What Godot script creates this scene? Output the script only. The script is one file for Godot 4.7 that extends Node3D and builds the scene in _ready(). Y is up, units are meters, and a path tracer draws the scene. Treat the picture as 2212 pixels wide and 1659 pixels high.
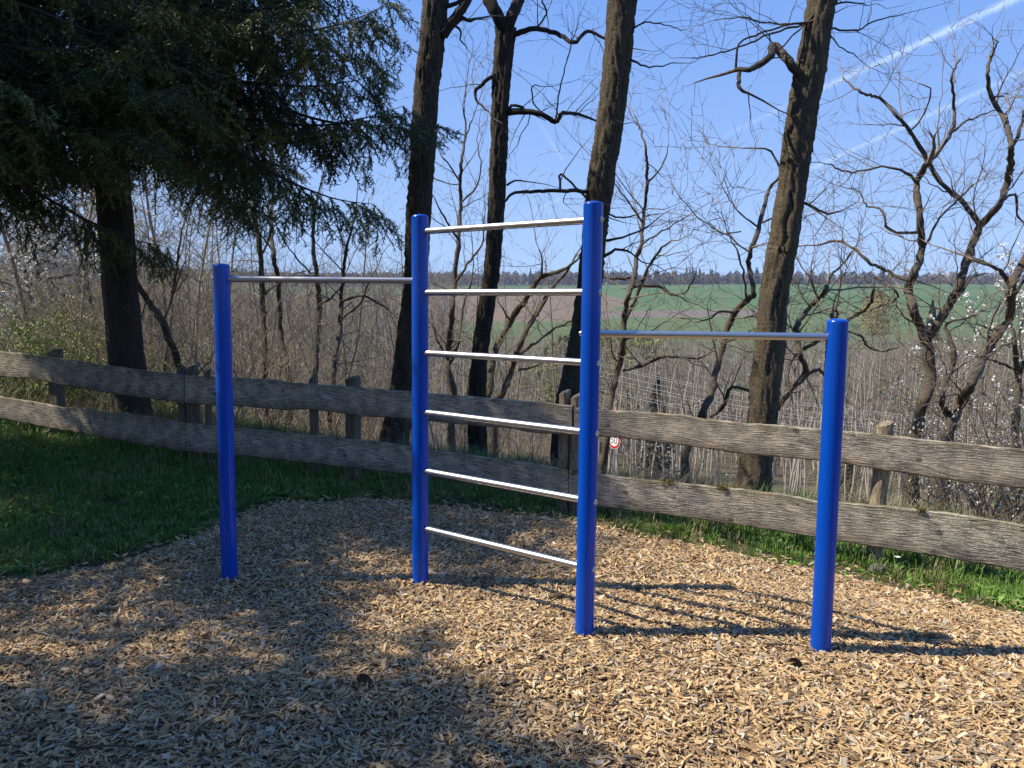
extends Node3D
# A blue play frame with steel bars on a wood chip bed, a plank fence and a wooded valley behind it.
# Metres, y up, the camera stands at x = 0, z = 0 and looks along -z. Photo positions (2212 pixels across) are turned
# into directions by ray(); a distance always comes from the ground, the fence or the size of the thing.

const EYE := Vector3(0, 1.5505, 0)
const PITCH := 0.100229
const ROLL := 0.010729
const FOCAL := 1661.35

var rng := RandomNumberGenerator.new()
var M := {}
var taken := {}
var lumps := FastNoiseLite.new()
var rough := FastNoiseLite.new()


class Shape:
	var v := PackedVector3Array()
	var n := PackedVector3Array()
	var c := PackedColorArray()
	var t := PackedVector2Array()
	var i := PackedInt32Array()
	var smooth := true

	func tube(p: PackedVector3Array, r: PackedFloat32Array, sides: int, col: Color, cap := false) -> void:
		var m := p.size()
		if m < 2:
			return
		var base := v.size()
		var tg := (p[1] - p[0]).normalized()
		var side := tg.cross(Vector3.UP if absf(tg.y) < 0.9 else Vector3.RIGHT).normalized()
		var cs := PackedVector2Array()
		for s in sides:
			cs.append(Vector2.from_angle(TAU * s / sides))
		for k in m:
			tg = (p[mini(k + 1, m - 1)] - p[maxi(k - 1, 0)]).normalized()
			side = (side - tg * side.dot(tg)).normalized()
			var bi := tg.cross(side)
			for s in sides:
				var nn := side * cs[s].x + bi * cs[s].y
				v.append(p[k] + nn * r[k])
				n.append(nn)
				c.append(col)
		for k in m - 1:
			for s in sides:
				var a := base + k * sides + s
				var b := base + k * sides + (s + 1) % sides
				i.append_array([a, a + sides, b, b, a + sides, b + sides])
		if cap:
			for e in [0, m - 1]:
				var mid := v.size()
				var nn: Vector3 = (p[1] - p[0]).normalized() * (-1.0 if e == 0 else 1.0)
				if e > 0:
					nn = (p[m - 1] - p[m - 2]).normalized()
				v.append(p[e])
				n.append(nn)
				c.append(col)
				for s in sides:
					v.append(v[base + e * sides + s])
					n.append(nn)
					c.append(col)
				for s in sides:
					if e == 0:
						i.append_array([mid, mid + 1 + s, mid + 1 + (s + 1) % sides])
					else:
						i.append_array([mid, mid + 1 + (s + 1) % sides, mid + 1 + s])

	func quad(a: Vector3, b: Vector3, cc: Vector3, d: Vector3, col: Color) -> void:
		var nn := (cc - a).cross(b - a).normalized()
		var k := v.size()
		for q in [a, b, cc, d]:
			v.append(q)
			n.append(nn)
			c.append(col)
		i.append_array([k, k + 1, k + 2, k, k + 2, k + 3])

	func tri(a: Vector3, b: Vector3, cc: Vector3, col: Color) -> void:
		var nn := (cc - a).cross(b - a).normalized()
		var k := v.size()
		for q in [a, b, cc]:
			v.append(q)
			n.append(nn)
			c.append(col)
		i.append_array([k, k + 1, k + 2])

	# rings of points (all alike in size), closed round, joined one to the next
	func loft(rings: Array, col: Color, caps := true) -> void:
		var m: int = rings[0].size()
		var base := v.size()
		for r in rings:
			for q in r:
				v.append(q)
				c.append(col)
		smooth = false
		for k in rings.size() - 1:
			for s in m:
				var a := base + k * m + s
				var b := base + k * m + (s + 1) % m
				i.append_array([a, b, a + m, b, b + m, a + m])
		if caps:
			for e in [0, rings.size() - 1]:
				for s in range(1, m - 1):
					i.append_array([base + e * m, base + e * m + s, base + e * m + s + 1])

	# a profile (radius, height) turned round the y axis
	func lathe(prof: Array, sides: int, col: Color, at := Transform3D()) -> void:
		var base := v.size()
		for k in prof.size():
			var a: Vector2 = prof[maxi(k - 1, 0)]
			var b: Vector2 = prof[mini(k + 1, prof.size() - 1)]
			var d := (b - a).normalized()
			for s in sides:
				var e := Vector2.from_angle(TAU * s / sides)
				v.append(at * Vector3(prof[k].x * e.x, prof[k].y, prof[k].x * e.y))
				n.append((at.basis * Vector3(d.y * e.x, -d.x, d.y * e.y)).normalized())
				c.append(col)
		for k in prof.size() - 1:
			for s in sides:
				var a := base + k * sides + s
				var b := base + k * sides + (s + 1) % sides
				i.append_array([a, b, a + sides, b, b + sides, a + sides])

	func done() -> ArrayMesh:
		var arr := []
		arr.resize(Mesh.ARRAY_MAX)
		if n.size() == v.size():
			arr[Mesh.ARRAY_NORMAL] = n
		arr[Mesh.ARRAY_VERTEX] = v
		arr[Mesh.ARRAY_COLOR] = c
		if t.size() == v.size():
			arr[Mesh.ARRAY_TEX_UV] = t
		arr[Mesh.ARRAY_INDEX] = i
		var m := ArrayMesh.new()
		if v.size() > 0:
			m.add_surface_from_arrays(Mesh.PRIMITIVE_TRIANGLES, arr)
		return m


# ---------------------------------------------------------------- placing

func ray(u: float, v: float) -> Vector3:
	var x := (u - 1106.0) / FOCAL
	var y := (829.5 - v) / FOCAL
	var rx := x * cos(ROLL) - y * sin(ROLL)
	var ry := x * sin(ROLL) + y * cos(ROLL)
	return Vector3(rx, ry * cos(PITCH) - sin(PITCH), -(ry * sin(PITCH) + cos(PITCH)))


func at(u: float, v: float, deep: float) -> Vector3:
	var d := ray(u, v)
	return EYE + d * (deep / -d.z)


func on_fence(u: float, v: float, back := 0.0) -> Vector3:
	var d := ray(u, v)
	return EYE + d * ((-5.70 - back) / (d.z - 0.36 * d.x))


func on_ground(u: float, v: float) -> Vector3:
	var d := ray(u, v)
	var p := EYE
	var t := 0.5
	while t < 60.0:
		p = EYE + d * t
		if p.y < land(p.x, p.z):
			break
		t += 0.01 + t * 0.002
	return Vector3(p.x, land(p.x, p.z), p.z)


func table(x: float, a: Array) -> float:
	if x <= a[0][0]:
		return a[0][1]
	for k in range(1, a.size()):
		if x <= a[k][0]:
			return lerpf(a[k - 1][1], a[k][1], (x - a[k - 1][0]) / (a[k][0] - a[k - 1][0]))
	return a[-1][1]


const FENCE_FOOT := [[-9, 0.5], [-5, 0.28], [-2.9, 0.13], [-1.4, 0.10], [0.45, 0.02], [2.0, -0.07], [3.1, -0.15], [6, -0.3], [14, -0.5]]
const FALL := [[0, 0], [1.5, -0.12], [4, -0.6], [7, -1.6], [12, -3.2], [19, -5.2], [24, -5.4], [30, -7.5], [45, -12], [70, -17.5], [130, -19.5], [200, -15], [300, -8], [450, 1.5], [700, 19], [900, 29.5], [1500, 36]]
const CHIP_EDGE := [[-9, -2.6], [-6, -3.0], [-2.9, -4.0], [-2.34, -4.38], [-1.9, -5.2], [-1.6, -5.55], [-1.2, -5.72], [-0.76, -5.72], [0.0, -5.46], [0.65, -5.2], [1.5, -4.85], [2.12, -4.55], [2.72, -3.94], [3.5, -3.3], [9, -2.4]]


func behind_fence(x: float, z: float) -> float:
	return (-5.70 + 0.36 * x - z) / 1.063


func land(x: float, z: float) -> float:
	var s := behind_fence(x, z)
	var foot := table(x, FENCE_FOOT)
	if s < 0.0:
		var near := smoothstep(-2.2, 0.0, s)
		var heap := lumps.get_noise_2d(x * 60.0, z * 60.0) * 0.045 + rough.get_noise_2d(x * 300.0, z * 300.0) * 0.012
		for q in [Vector2(-1.577, -4.193), Vector2(-0.498, -4.148), Vector2(0.357, -3.518), Vector2(1.424, -3.381)]:
			heap *= smoothstep(0.0, 0.5, Vector2(x, z).distance_to(q))
		return foot * near + heap
	var a := x / maxf(-z, 1.0)
	var share := lerpf(0.36, 1.0, smoothstep(-0.62, -0.12, a))
	share = lerpf(share, 1.0, smoothstep(70.0, 220.0, s))
	var y := foot * (1.0 - smoothstep(0.0, 12.0, s)) + table(s, FALL) * share
	y += smoothstep(35.0, 170.0, s) * smoothstep(-0.22, -0.62, a) * 17.0
	y += lumps.get_noise_2d(x * 8.0, z * 8.0) * 0.35 * smoothstep(1.0, 12.0, s)
	return y


func chips_here(x: float, z: float) -> bool:
	return z > table(x, CHIP_EDGE) + lumps.get_noise_2d(x * 220.0, z * 220.0) * 0.10


# ---------------------------------------------------------------- naming

func numbered(called: String) -> String:
	taken[called] = taken.get(called, -1) + 1
	return called if taken[called] == 0 else "%s_%03d" % [called, taken[called]]


func tag(o: Node, label := "", category := "", group := "", kind := "") -> Node:
	for q in [["label", label], ["category", category], ["group", group], ["kind", kind]]:
		if q[1] != "":
			o.set_meta(q[0], q[1])
	return o


func thing(called: String, label: String, category: String, where := Vector3.ZERO, group := "") -> Node3D:
	var o := Node3D.new()
	o.name = numbered(called)
	add_child(o)
	o.position = where
	tag(o, label, category, group)
	return o


func part(called: String, mesh: Mesh, mat: Material, parent: Node, where := Vector3.ZERO) -> MeshInstance3D:
	var o := MeshInstance3D.new()
	o.name = called if parent != self else numbered(called)
	o.mesh = mesh
	o.material_override = mat
	parent.add_child(o, true)
	o.position = where
	return o


# many copies of one mesh: each entry of put is a Transform3D, tints the colours
func scatter(called: String, mesh: Mesh, mat: Material, put: Array, tints: PackedColorArray, parent: Node) -> MultiMeshInstance3D:
	var mm := MultiMesh.new()
	mm.transform_format = MultiMesh.TRANSFORM_3D
	mm.use_colors = tints.size() > 0
	mm.mesh = mesh
	mm.instance_count = put.size()
	for k in put.size():
		mm.set_instance_transform(k, put[k])
		if tints.size() > 0:
			mm.set_instance_color(k, tints[k])
	var o := MultiMeshInstance3D.new()
	o.name = called if parent != self else numbered(called)
	o.multimesh = mm
	o.material_override = mat
	parent.add_child(o, true)
	o.set_meta("kind", "stuff")
	return o


func copy(o: Node3D, where: Vector3, turn: float, size: float) -> Node3D:
	var r: Node3D = o.duplicate()
	r.name = numbered(str(o.name).rstrip("0123456789").trim_suffix("_"))
	add_child(r)
	r.position = where
	r.rotation.y = turn
	r.scale = Vector3.ONE * size
	return r


func rv() -> Vector3:
	return Vector3(rng.randf_range(-1, 1), rng.randf_range(-1, 1), rng.randf_range(-1, 1))


# ---------------------------------------------------------------- materials

func mat(called: String, col: Color, roughness := 0.9, metal := 0.0) -> StandardMaterial3D:
	var m := StandardMaterial3D.new()
	m.resource_name = called
	m.albedo_color = col.linear_to_srgb()
	m.roughness = roughness
	m.metallic = metal
	M[called] = m
	return m


func tinted(called: String, roughness := 0.9) -> StandardMaterial3D:
	var m := mat(called, Color.WHITE, roughness)
	m.vertex_color_use_as_albedo = true
	return m


func noise_tex(seed_: int, freq: float, octaves: int, ramp: Array, size := 512, kind := FastNoiseLite.TYPE_SIMPLEX_SMOOTH) -> NoiseTexture2D:
	var f := FastNoiseLite.new()
	f.seed = seed_
	f.frequency = freq
	f.noise_type = kind
	f.fractal_octaves = octaves
	var t := NoiseTexture2D.new()
	t.width = size
	t.height = size
	t.seamless = true
	t.noise = f
	if ramp.size():
		var g := Gradient.new()
		g.offsets = PackedFloat32Array(ramp.map(func(q): return q[0]))
		g.colors = PackedColorArray(ramp.map(func(q): return q[1]))
		t.color_ramp = g
	return t


func grey(x: float) -> Color:
	return Color(x, x, x)


func make_materials() -> void:
	var m := mat("blue_paint", Color(0.0002, 0.060, 0.42), 0.38)
	m.metallic_specular = 0.28
	m.clearcoat_enabled = true
	m.clearcoat = 0.45
	m.clearcoat_roughness = 0.12
	m = mat("stainless_steel", Color(0.60, 0.575, 0.55), 0.36, 1.0)
	m = tinted("wood_chip", 0.85)
	m.albedo_texture = noise_tex(3, 0.02, 3, [[0.0, grey(0.80)], [1.0, grey(1.0)]], 128)
	m.uv1_triplanar = true
	m.uv1_scale = Vector3(9, 60, 60)
	for k in 7:
		var cm: StandardMaterial3D = m.duplicate()
		cm.albedo_color = [Color(0.56, 0.38, 0.19), Color(0.60, 0.43, 0.23), Color(0.40, 0.25, 0.12), Color(0.64, 0.50, 0.31), Color(0.27, 0.19, 0.12), Color(0.52, 0.34, 0.16), Color(0.36, 0.30, 0.22)][k].linear_to_srgb()
		chip_tones.append(cm)
	m = tinted("wood_chip_pile", 0.85)
	m.albedo_texture = noise_tex(3, 0.02, 3, [[0.0, grey(0.82)], [1.0, grey(1.0)]], 128)
	m.uv1_triplanar = true
	m.uv1_scale = Vector3(40, 40, 40)
	m = tinted("chip_bed_soil", 1.0)
	m.albedo_texture = noise_tex(8, 0.05, 4, [[0.2, grey(0.6)], [0.8, grey(1.0)]], 512)
	m.uv1_triplanar = true
	m.uv1_world_triplanar = true
	m.uv1_scale = Vector3(3, 3, 3)
	m = tinted("soil", 1.0)
	m.albedo_texture = noise_tex(5, 0.03, 5, [[0.15, Color(0.62, 0.60, 0.55)], [0.5, grey(0.92)], [0.85, Color(1.0, 0.98, 0.9)]], 512)
	m.uv1_triplanar = true
	m.uv1_world_triplanar = true
	m.uv1_scale = Vector3(0.9, 0.9, 0.9)
	m = tinted("blade", 0.6)
	m.backlight_enabled = true
	m.backlight = Color(0.35, 0.45, 0.15)
	m = tinted("needle", 0.55)
	m = tinted("petal", 0.7)
	m.backlight_enabled = true
	m.backlight = Color(0.4, 0.4, 0.4)
	m = tinted("bark", 0.95)
	m.albedo_texture = noise_tex(11, 0.035, 5, [[0.2, Color(0.55, 0.53, 0.50)], [0.55, grey(0.85)], [0.85, grey(1.0)]], 512)
	m.uv1_triplanar = true
	m.uv1_scale = Vector3(4.5, 1.1, 4.5)
	m.heightmap_enabled = true
	m.heightmap_texture = noise_tex(12, 0.05, 5, [], 512)
	m.heightmap_scale = 1.4
	m = tinted("twig", 0.9)
	m = tinted("far_tree", 1.0)
	m = tinted("weathered_wood", 0.9)
	var g := plank_pictures()
	m.albedo_texture = g[0]
	m.heightmap_enabled = true
	m.heightmap_texture = g[1]
	m.heightmap_scale = 0.35
	m = tinted("post_wood", 0.9)
	m.albedo_texture = noise_tex(14, 0.03, 4, [[0.2, Color(0.5, 0.47, 0.42)], [0.6, grey(0.9)], [0.9, grey(1.0)]], 256)
	m.uv1_triplanar = true
	m.uv1_scale = Vector3(9, 1.2, 9)
	m = tinted("moss", 1.0)
	m = tinted("stone", 0.95)
	m.albedo_texture = noise_tex(15, 0.04, 4, [[0.2, grey(0.6)], [0.8, grey(1.0)]], 256)
	m.uv1_triplanar = true
	m.uv1_scale = Vector3(6, 6, 6)
	mat("galvanised_steel", Color(0.52, 0.54, 0.55), 0.45, 0.8)
	mat("sign_white", Color(0.78, 0.78, 0.76), 0.4)
	mat("sign_red", Color(0.45, 0.02, 0.02), 0.4)
	mat("sign_black", Color(0.012, 0.012, 0.013), 0.5)
	mat("mirror_glass", Color(0.85, 0.86, 0.87), 0.03, 1.0)
	mat("asphalt", Color(0.06, 0.06, 0.062), 0.95)
	mat("wire", Color(0.42, 0.42, 0.44), 0.5, 0.3)


# grain of the grey planks: one picture 2 m long and 0.5 m high, in the plank's own layout
func plank_pictures() -> Array:
	var w := 1024
	var h := 256
	var warp := FastNoiseLite.new()
	warp.seed = 21
	warp.frequency = 0.004
	warp.fractal_octaves = 2
	var fine := FastNoiseLite.new()
	fine.seed = 22
	fine.frequency = 0.09
	fine.fractal_octaves = 3
	var blot := FastNoiseLite.new()
	blot.seed = 23
	blot.frequency = 0.012
	blot.fractal_octaves = 4
	var a := Image.create_empty(w, h, false, Image.FORMAT_RGB8)
	var b := Image.create_empty(w, h, false, Image.FORMAT_RGB8)
	var knots := [Vector3(180, 120, 30), Vector3(560, 70, 22), Vector3(830, 170, 34), Vector3(400, 200, 18)]
	for y in h:
		for x in w:
			# a tile that repeats: fade the far end into the near one
			var f := float(x) / w
			var bend := 0.0
			for k in knots:
				var q := Vector2(x - k.x, (y - k.y) * 1.9)
				bend += 0.6 * k.z * exp(-q.length_squared() / (k.z * k.z * 6.0)) * 1.2 * signf(q.y if absf(q.y) > 0.5 else 1.0) * (1.0 - exp(-absf(q.y) / 8.0))
			var wav := lerpf(warp.get_noise_2d(x * 0.8, y * 2.0), warp.get_noise_2d((x - w) * 0.8, y * 2.0), f) * 9.0
			var rings := sin((y + wav + bend) * 0.75) * 0.5 + 0.5
			rings = rings * 0.6 + 0.4 * (sin((y + wav * 1.3 + bend) * 1.37 + 1.0) * 0.5 + 0.5)
			var fib := lerpf(fine.get_noise_2d(x * 0.16, y * 3.0), fine.get_noise_2d((x - w) * 0.16, y * 3.0), f)
			var bl := lerpf(blot.get_noise_2d(x, y), blot.get_noise_2d(x - w, y), f)
			var speck := lerpf(fine.get_noise_2d(x * 0.9 + 900.0, y * 1.8), fine.get_noise_2d((x - w) * 0.9 + 900.0, y * 1.8), f)
			var l := 0.68 + 0.13 * (rings - 0.5) + 0.42 * fib + 0.24 * bl
			if speck > 0.26:
				l += 0.20
			var dark := 0.0
			for k in knots:
				var q := Vector2(x - k.x, (y - k.y) * 1.5)
				dark = maxf(dark, 1.0 - smoothstep(k.z * 0.22, k.z * 0.42, q.length()))
			l = lerpf(l, 0.30, dark * 0.7)
			l = clampf(l, 0.10, 1.0)
			a.set_pixel(x, y, Color(l, l * (0.965 - 0.03 * bl), l * (0.905 - 0.05 * bl)))
			b.set_pixel(x, y, grey(clampf(0.5 + 0.35 * (rings - 0.5) + 0.5 * fib, 0, 1)))
	return [ImageTexture.create_from_image(a), ImageTexture.create_from_image(b)]


# ---------------------------------------------------------------- scene

func _ready() -> void:
	rng.seed = 7
	lumps.seed = 4
	lumps.frequency = 0.01
	lumps.fractal_octaves = 2
	rough.seed = 9
	rough.frequency = 0.01
	# camera
	var cam := Camera3D.new()
	cam.name = "camera"
	var c := cos(PITCH)
	var s := sin(PITCH)
	cam.transform = Transform3D(Basis(Vector3(cos(ROLL), sin(ROLL) * c, -sin(ROLL) * s), Vector3(-sin(ROLL), cos(ROLL) * c, -cos(ROLL) * s), Vector3(0, s, c)), EYE)
	cam.fov = 53.07
	cam.near = 0.05
	cam.far = 4000.0
	add_child(cam)
	cam.current = true
	# sky
	var sky_look := ProceduralSkyMaterial.new()
	sky_look.sky_top_color = Color(0.31, 0.49, 0.775)
	sky_look.sky_horizon_color = Color(0.63, 0.735, 0.875)
	sky_look.sky_curve = 0.17
	sky_look.ground_bottom_color = Color(0.25, 0.24, 0.18)
	sky_look.ground_horizon_color = Color(0.55, 0.60, 0.62)
	sky_look.sky_cover = contrails()
	sky_look.sky_cover_modulate = Color(1, 1, 1, 0.27)
	var sky := Sky.new()
	sky.sky_material = sky_look
	var env := Environment.new()
	env.background_mode = Environment.BG_SKY
	env.sky = sky
	env.background_energy_multiplier = 1.0
	env.tonemap_mode = Environment.TONE_MAPPER_LINEAR
	env.tonemap_exposure = 1.55
	env.sdfgi_enabled = true
	env.ssao_enabled = true
	env.ssil_enabled = true
	var we := WorldEnvironment.new()
	we.name = "environment"
	we.environment = env
	add_child(we)
	# sun: the posts' shadows run to +x and are 0.85 of the posts' height long
	var sun := DirectionalLight3D.new()
	sun.name = "sun"
	add_child(sun)
	sun.look_at_from_position(Vector3(-0.649, 0.761, 0.01), Vector3.ZERO, Vector3.FORWARD)
	sun.light_energy = 1.6
	sun.light_color = Color(1.0, 0.955, 0.88)
	sun.light_angular_distance = 0.53
	sun.shadow_enabled = true
	sun.sky_mode = DirectionalLight3D.SKY_MODE_LIGHT_ONLY

	make_materials()
	make_land()
	make_chip_bed()
	make_frame()
	make_fence()
	make_grass()
	make_signs()
	make_conifers()
	make_big_trees()
	make_traced_trees()
	make_thicket()
	make_valley()
	make_far()
	make_small_things()
	# air: far things fade to a pale blue
	env.fog_enabled = true
	env.fog_density = 0.00017
	env.fog_light_color = Color(0.72, 0.82, 0.96)


# trails of high aircraft: air and ice only, drawn as cover on the sky by direction
func contrails() -> ImageTexture:
	var w := 4096
	var h := 2048
	var im := Image.create_empty(w, h, false, Image.FORMAT_RGBA8)
	im.fill(Color(1, 1, 1, 0))
	var f := FastNoiseLite.new()
	f.seed = 31
	f.frequency = 0.02
	# each: pixel pairs from one end to the other, half width in radians and strength at both ends
	for q in [[2330, -68, 1960, 107, 0.0036, 0.0034, 1.0, 0.9], [1960, 107, 1770, 193, 0.0034, 0.0028, 0.9, 0.5], [1770, 193, 1480, 335, 0.0028, 0.0024, 0.4, 0.05], [2400, 62, 2060, 225, 0.0026, 0.0022, 0.3, 0.5], [2060, 225, 1735, 372, 0.0022, 0.0013, 0.5, 0.6], [1145, 235, 1215, 345, 0.0014, 0.0014, 0.05, 0.35], [1100, 480, 1210, 430, 0.0014, 0.0014, 0.1, 0.25]]:
		var a := ray(q[0], q[1]).normalized()
		var b := ray(q[2], q[3]).normalized()
		var steps := int(a.angle_to(b) / 0.0007)
		for k in steps:
			var e := float(k) / steps
			var d := a.lerp(b, e).normalized()
			var x := fposmod(atan2(d.x, -d.z) / TAU, 1.0) * w
			var y := acos(d.y) / PI * h
			var half: float = lerpf(q[4], q[5], e) / TAU * w
			var strong: float = lerpf(q[6], q[7], e)
			var r := int(ceil(half * 2.2))
			for j in range(-r, r + 1):
				# one row across the trail, straight up and down on the sky
				var edge: float = half * (1.0 + 0.35 * f.get_noise_2d(x * 1.5, j * 2.0))
				var al := strong * exp(-pow(j / edge, 2.0) * 1.1) * (0.85 + 0.3 * f.get_noise_2d(x * 2.5, y + j))
				var px := int(x) % w
				var py := int(y) + j
				if al > im.get_pixel(px, py).a:
					im.set_pixel(px, py, Color(1, 1, 1, clampf(al, 0, 1)))
	return ImageTexture.create_from_image(im)


func ground_colour(x: float, z: float) -> Color:
	var s := behind_fence(x, z)
	var a := x / maxf(-z, 1.0)
	var k := lumps.get_noise_2d(x * 20.0 + 300.0, z * 20.0)
	if s < 0.6:
		return Color(0.035, 0.045, 0.016).lerp(Color(0.10, 0.08, 0.04), clampf(0.4 + k, 0, 1))
	if s < 170.0:
		var green := clampf(0.25 + 1.6 * lumps.get_noise_2d(x * 11.0, z * 11.0), 0, 1)
		return Color(0.15, 0.115, 0.07).lerp(Color(0.07, 0.10, 0.03), green * 0.7)
	var d := -z
	# ploughed land, a strip of stubble and meadows between them, laid out over the far slope
	if d > 860.0:
		return Color(0.06, 0.055, 0.035)
	if d > 365.0 and d < 640.0 and a < 0.155 - absf(d - 520.0) * 0.0004:
		return Color(0.19, 0.135, 0.085)
	if d > 383.0 and d < 432.0 and a < 0.36:
		return Color(0.17, 0.145, 0.11)
	var band := 0.55 * sin(d * 0.043 + a * 3.0) + 0.7 * rough.get_noise_2d(x * 0.6, d * 14.0) + (0.5 if fmod(d + x * 0.22, 61.0) < 9.0 else 0.0)
	return Color(0.050, 0.135, 0.030).lerp(Color(0.105, 0.165, 0.05), clampf(0.5 + 0.5 * band + 0.6 * k, 0, 1)) if d > 432.0 else Color(0.075, 0.14, 0.035).lerp(Color(0.11, 0.15, 0.05), clampf(0.5 + k, 0, 1))


func make_land() -> void:
	var zs := []
	var z := 14.0
	while z > 0.0:
		zs.append(z)
		z -= 1.5
	while z > -12.0:
		zs.append(z)
		z -= 0.22
	while z > -1500.0:
		zs.append(z)
		z *= 1.032 if z > -200.0 else 1.016
	var cols := 190
	var sh := Shape.new()
	for r in zs.size():
		var wide := maxf(15.0, -zs[r] * 1.25)
		for k in cols:
			var x := (float(k) / (cols - 1) * 2.0 - 1.0) * wide
			sh.v.append(Vector3(x, land(x, zs[r]), zs[r]))
			sh.c.append(ground_colour(x, zs[r]))
	for r in zs.size():
		for k in cols:
			var i := r * cols + k
			var dx := sh.v[mini(i + 1, (r + 1) * cols - 1)] - sh.v[maxi(i - 1, r * cols)]
			var dz := sh.v[mini(r + 1, zs.size() - 1) * cols + k] - sh.v[maxi(r - 1, 0) * cols + k]
			sh.n.append(dx.cross(dz).normalized())
	for r in zs.size() - 1:
		for k in cols - 1:
			var i := r * cols + k
			sh.i.append_array([i, i + cols, i + 1, i + 1, i + cols, i + cols + 1])
	tag(part("ground", sh.done(), M.soil, self), "", "", "", "structure")
	# the lane below the fence
	var rd := Shape.new()
	for k in 90:
		var x := -40.0 + k * 1.0
		for e in [19.6, 23.6]:
			var zz: float = -5.70 + 0.36 * x - e * 1.063
			rd.v.append(Vector3(x, land(x, zz) + 0.12, zz))
			rd.n.append(Vector3.UP)
			rd.c.append(Color.WHITE)
		if k > 0:
			var i := k * 2
			rd.i.append_array([i - 2, i - 1, i, i, i - 1, i + 1])
	tag(part("road", rd.done(), M.asphalt, self), "", "", "", "structure")


# ---------------------------------------------------------------- chips

func chip_mesh(kind: int) -> Shape:
	# a split of wood 1 long, chopped slanting at its ends, 12 triangles
	var sh := Shape.new()
	var w: float = [0.30, 0.20, 0.38, 0.14, 0.44, 0.25, 0.33, 0.17][kind]
	var th: float = [0.12, 0.11, 0.09, 0.09, 0.10, 0.18, 0.13, 0.12][kind]
	var slant: float = [0.12, 0.05, -0.14, 0.03, 0.10, -0.08, -0.05, 0.09][kind]
	var rings := []
	for e in [-1.0, 1.0]:
		var r := []
		var wide := w * rng.randf_range(0.55, 1.0)
		var thick := th * rng.randf_range(0.45, 1.0)
		for q in [[-0.5, -0.5], [-0.5, 0.5], [0.5, 0.4], [0.5, -0.5]]:
			r.append(Vector3(0.5 * e + slant * q[0] * 2.0 * e + rng.randf_range(-0.06, 0.06), q[1] * thick + rng.randf_range(-0.02, 0.02), q[0] * wide + 0.05 * e * slant))
		rings.append(r)
	sh.loft(rings, Color.WHITE)
	return sh


func chip_colour() -> Color:
	var k := rng.randf()
	var c := Color(0.55, 0.365, 0.17).lerp(Color(0.70, 0.505, 0.27), rng.randf())
	if k < 0.18:
		c = Color(0.38, 0.24, 0.12)
	elif k < 0.24:
		c = Color(0.22, 0.15, 0.09)
	elif k < 0.36:
		c = Color(0.68, 0.57, 0.40)
	elif k < 0.42:
		c = Color(0.34, 0.29, 0.22)
	return c * rng.randf_range(0.82, 1.12)


func chip_at(x: float, z: float, long: float, lift: float) -> Transform3D:
	var b := Basis(Vector3.UP, rng.randf() * TAU)
	var tilt := rng.randf_range(-1, 1) * 0.38 if rng.randf() < 0.85 else rng.randf_range(-1, 1) * 1.0
	b = b * Basis(Vector3.FORWARD, tilt) * Basis(Vector3.RIGHT, rng.randf_range(-0.6, 0.6))
	b = b.scaled_local(Vector3(long, long * rng.randf_range(0.8, 1.3), long * rng.randf_range(0.75, 1.3)))
	return Transform3D(b, Vector3(x, land(x, z) + 0.012 + lift + absf(sin(tilt)) * long * 0.25, z))


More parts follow.
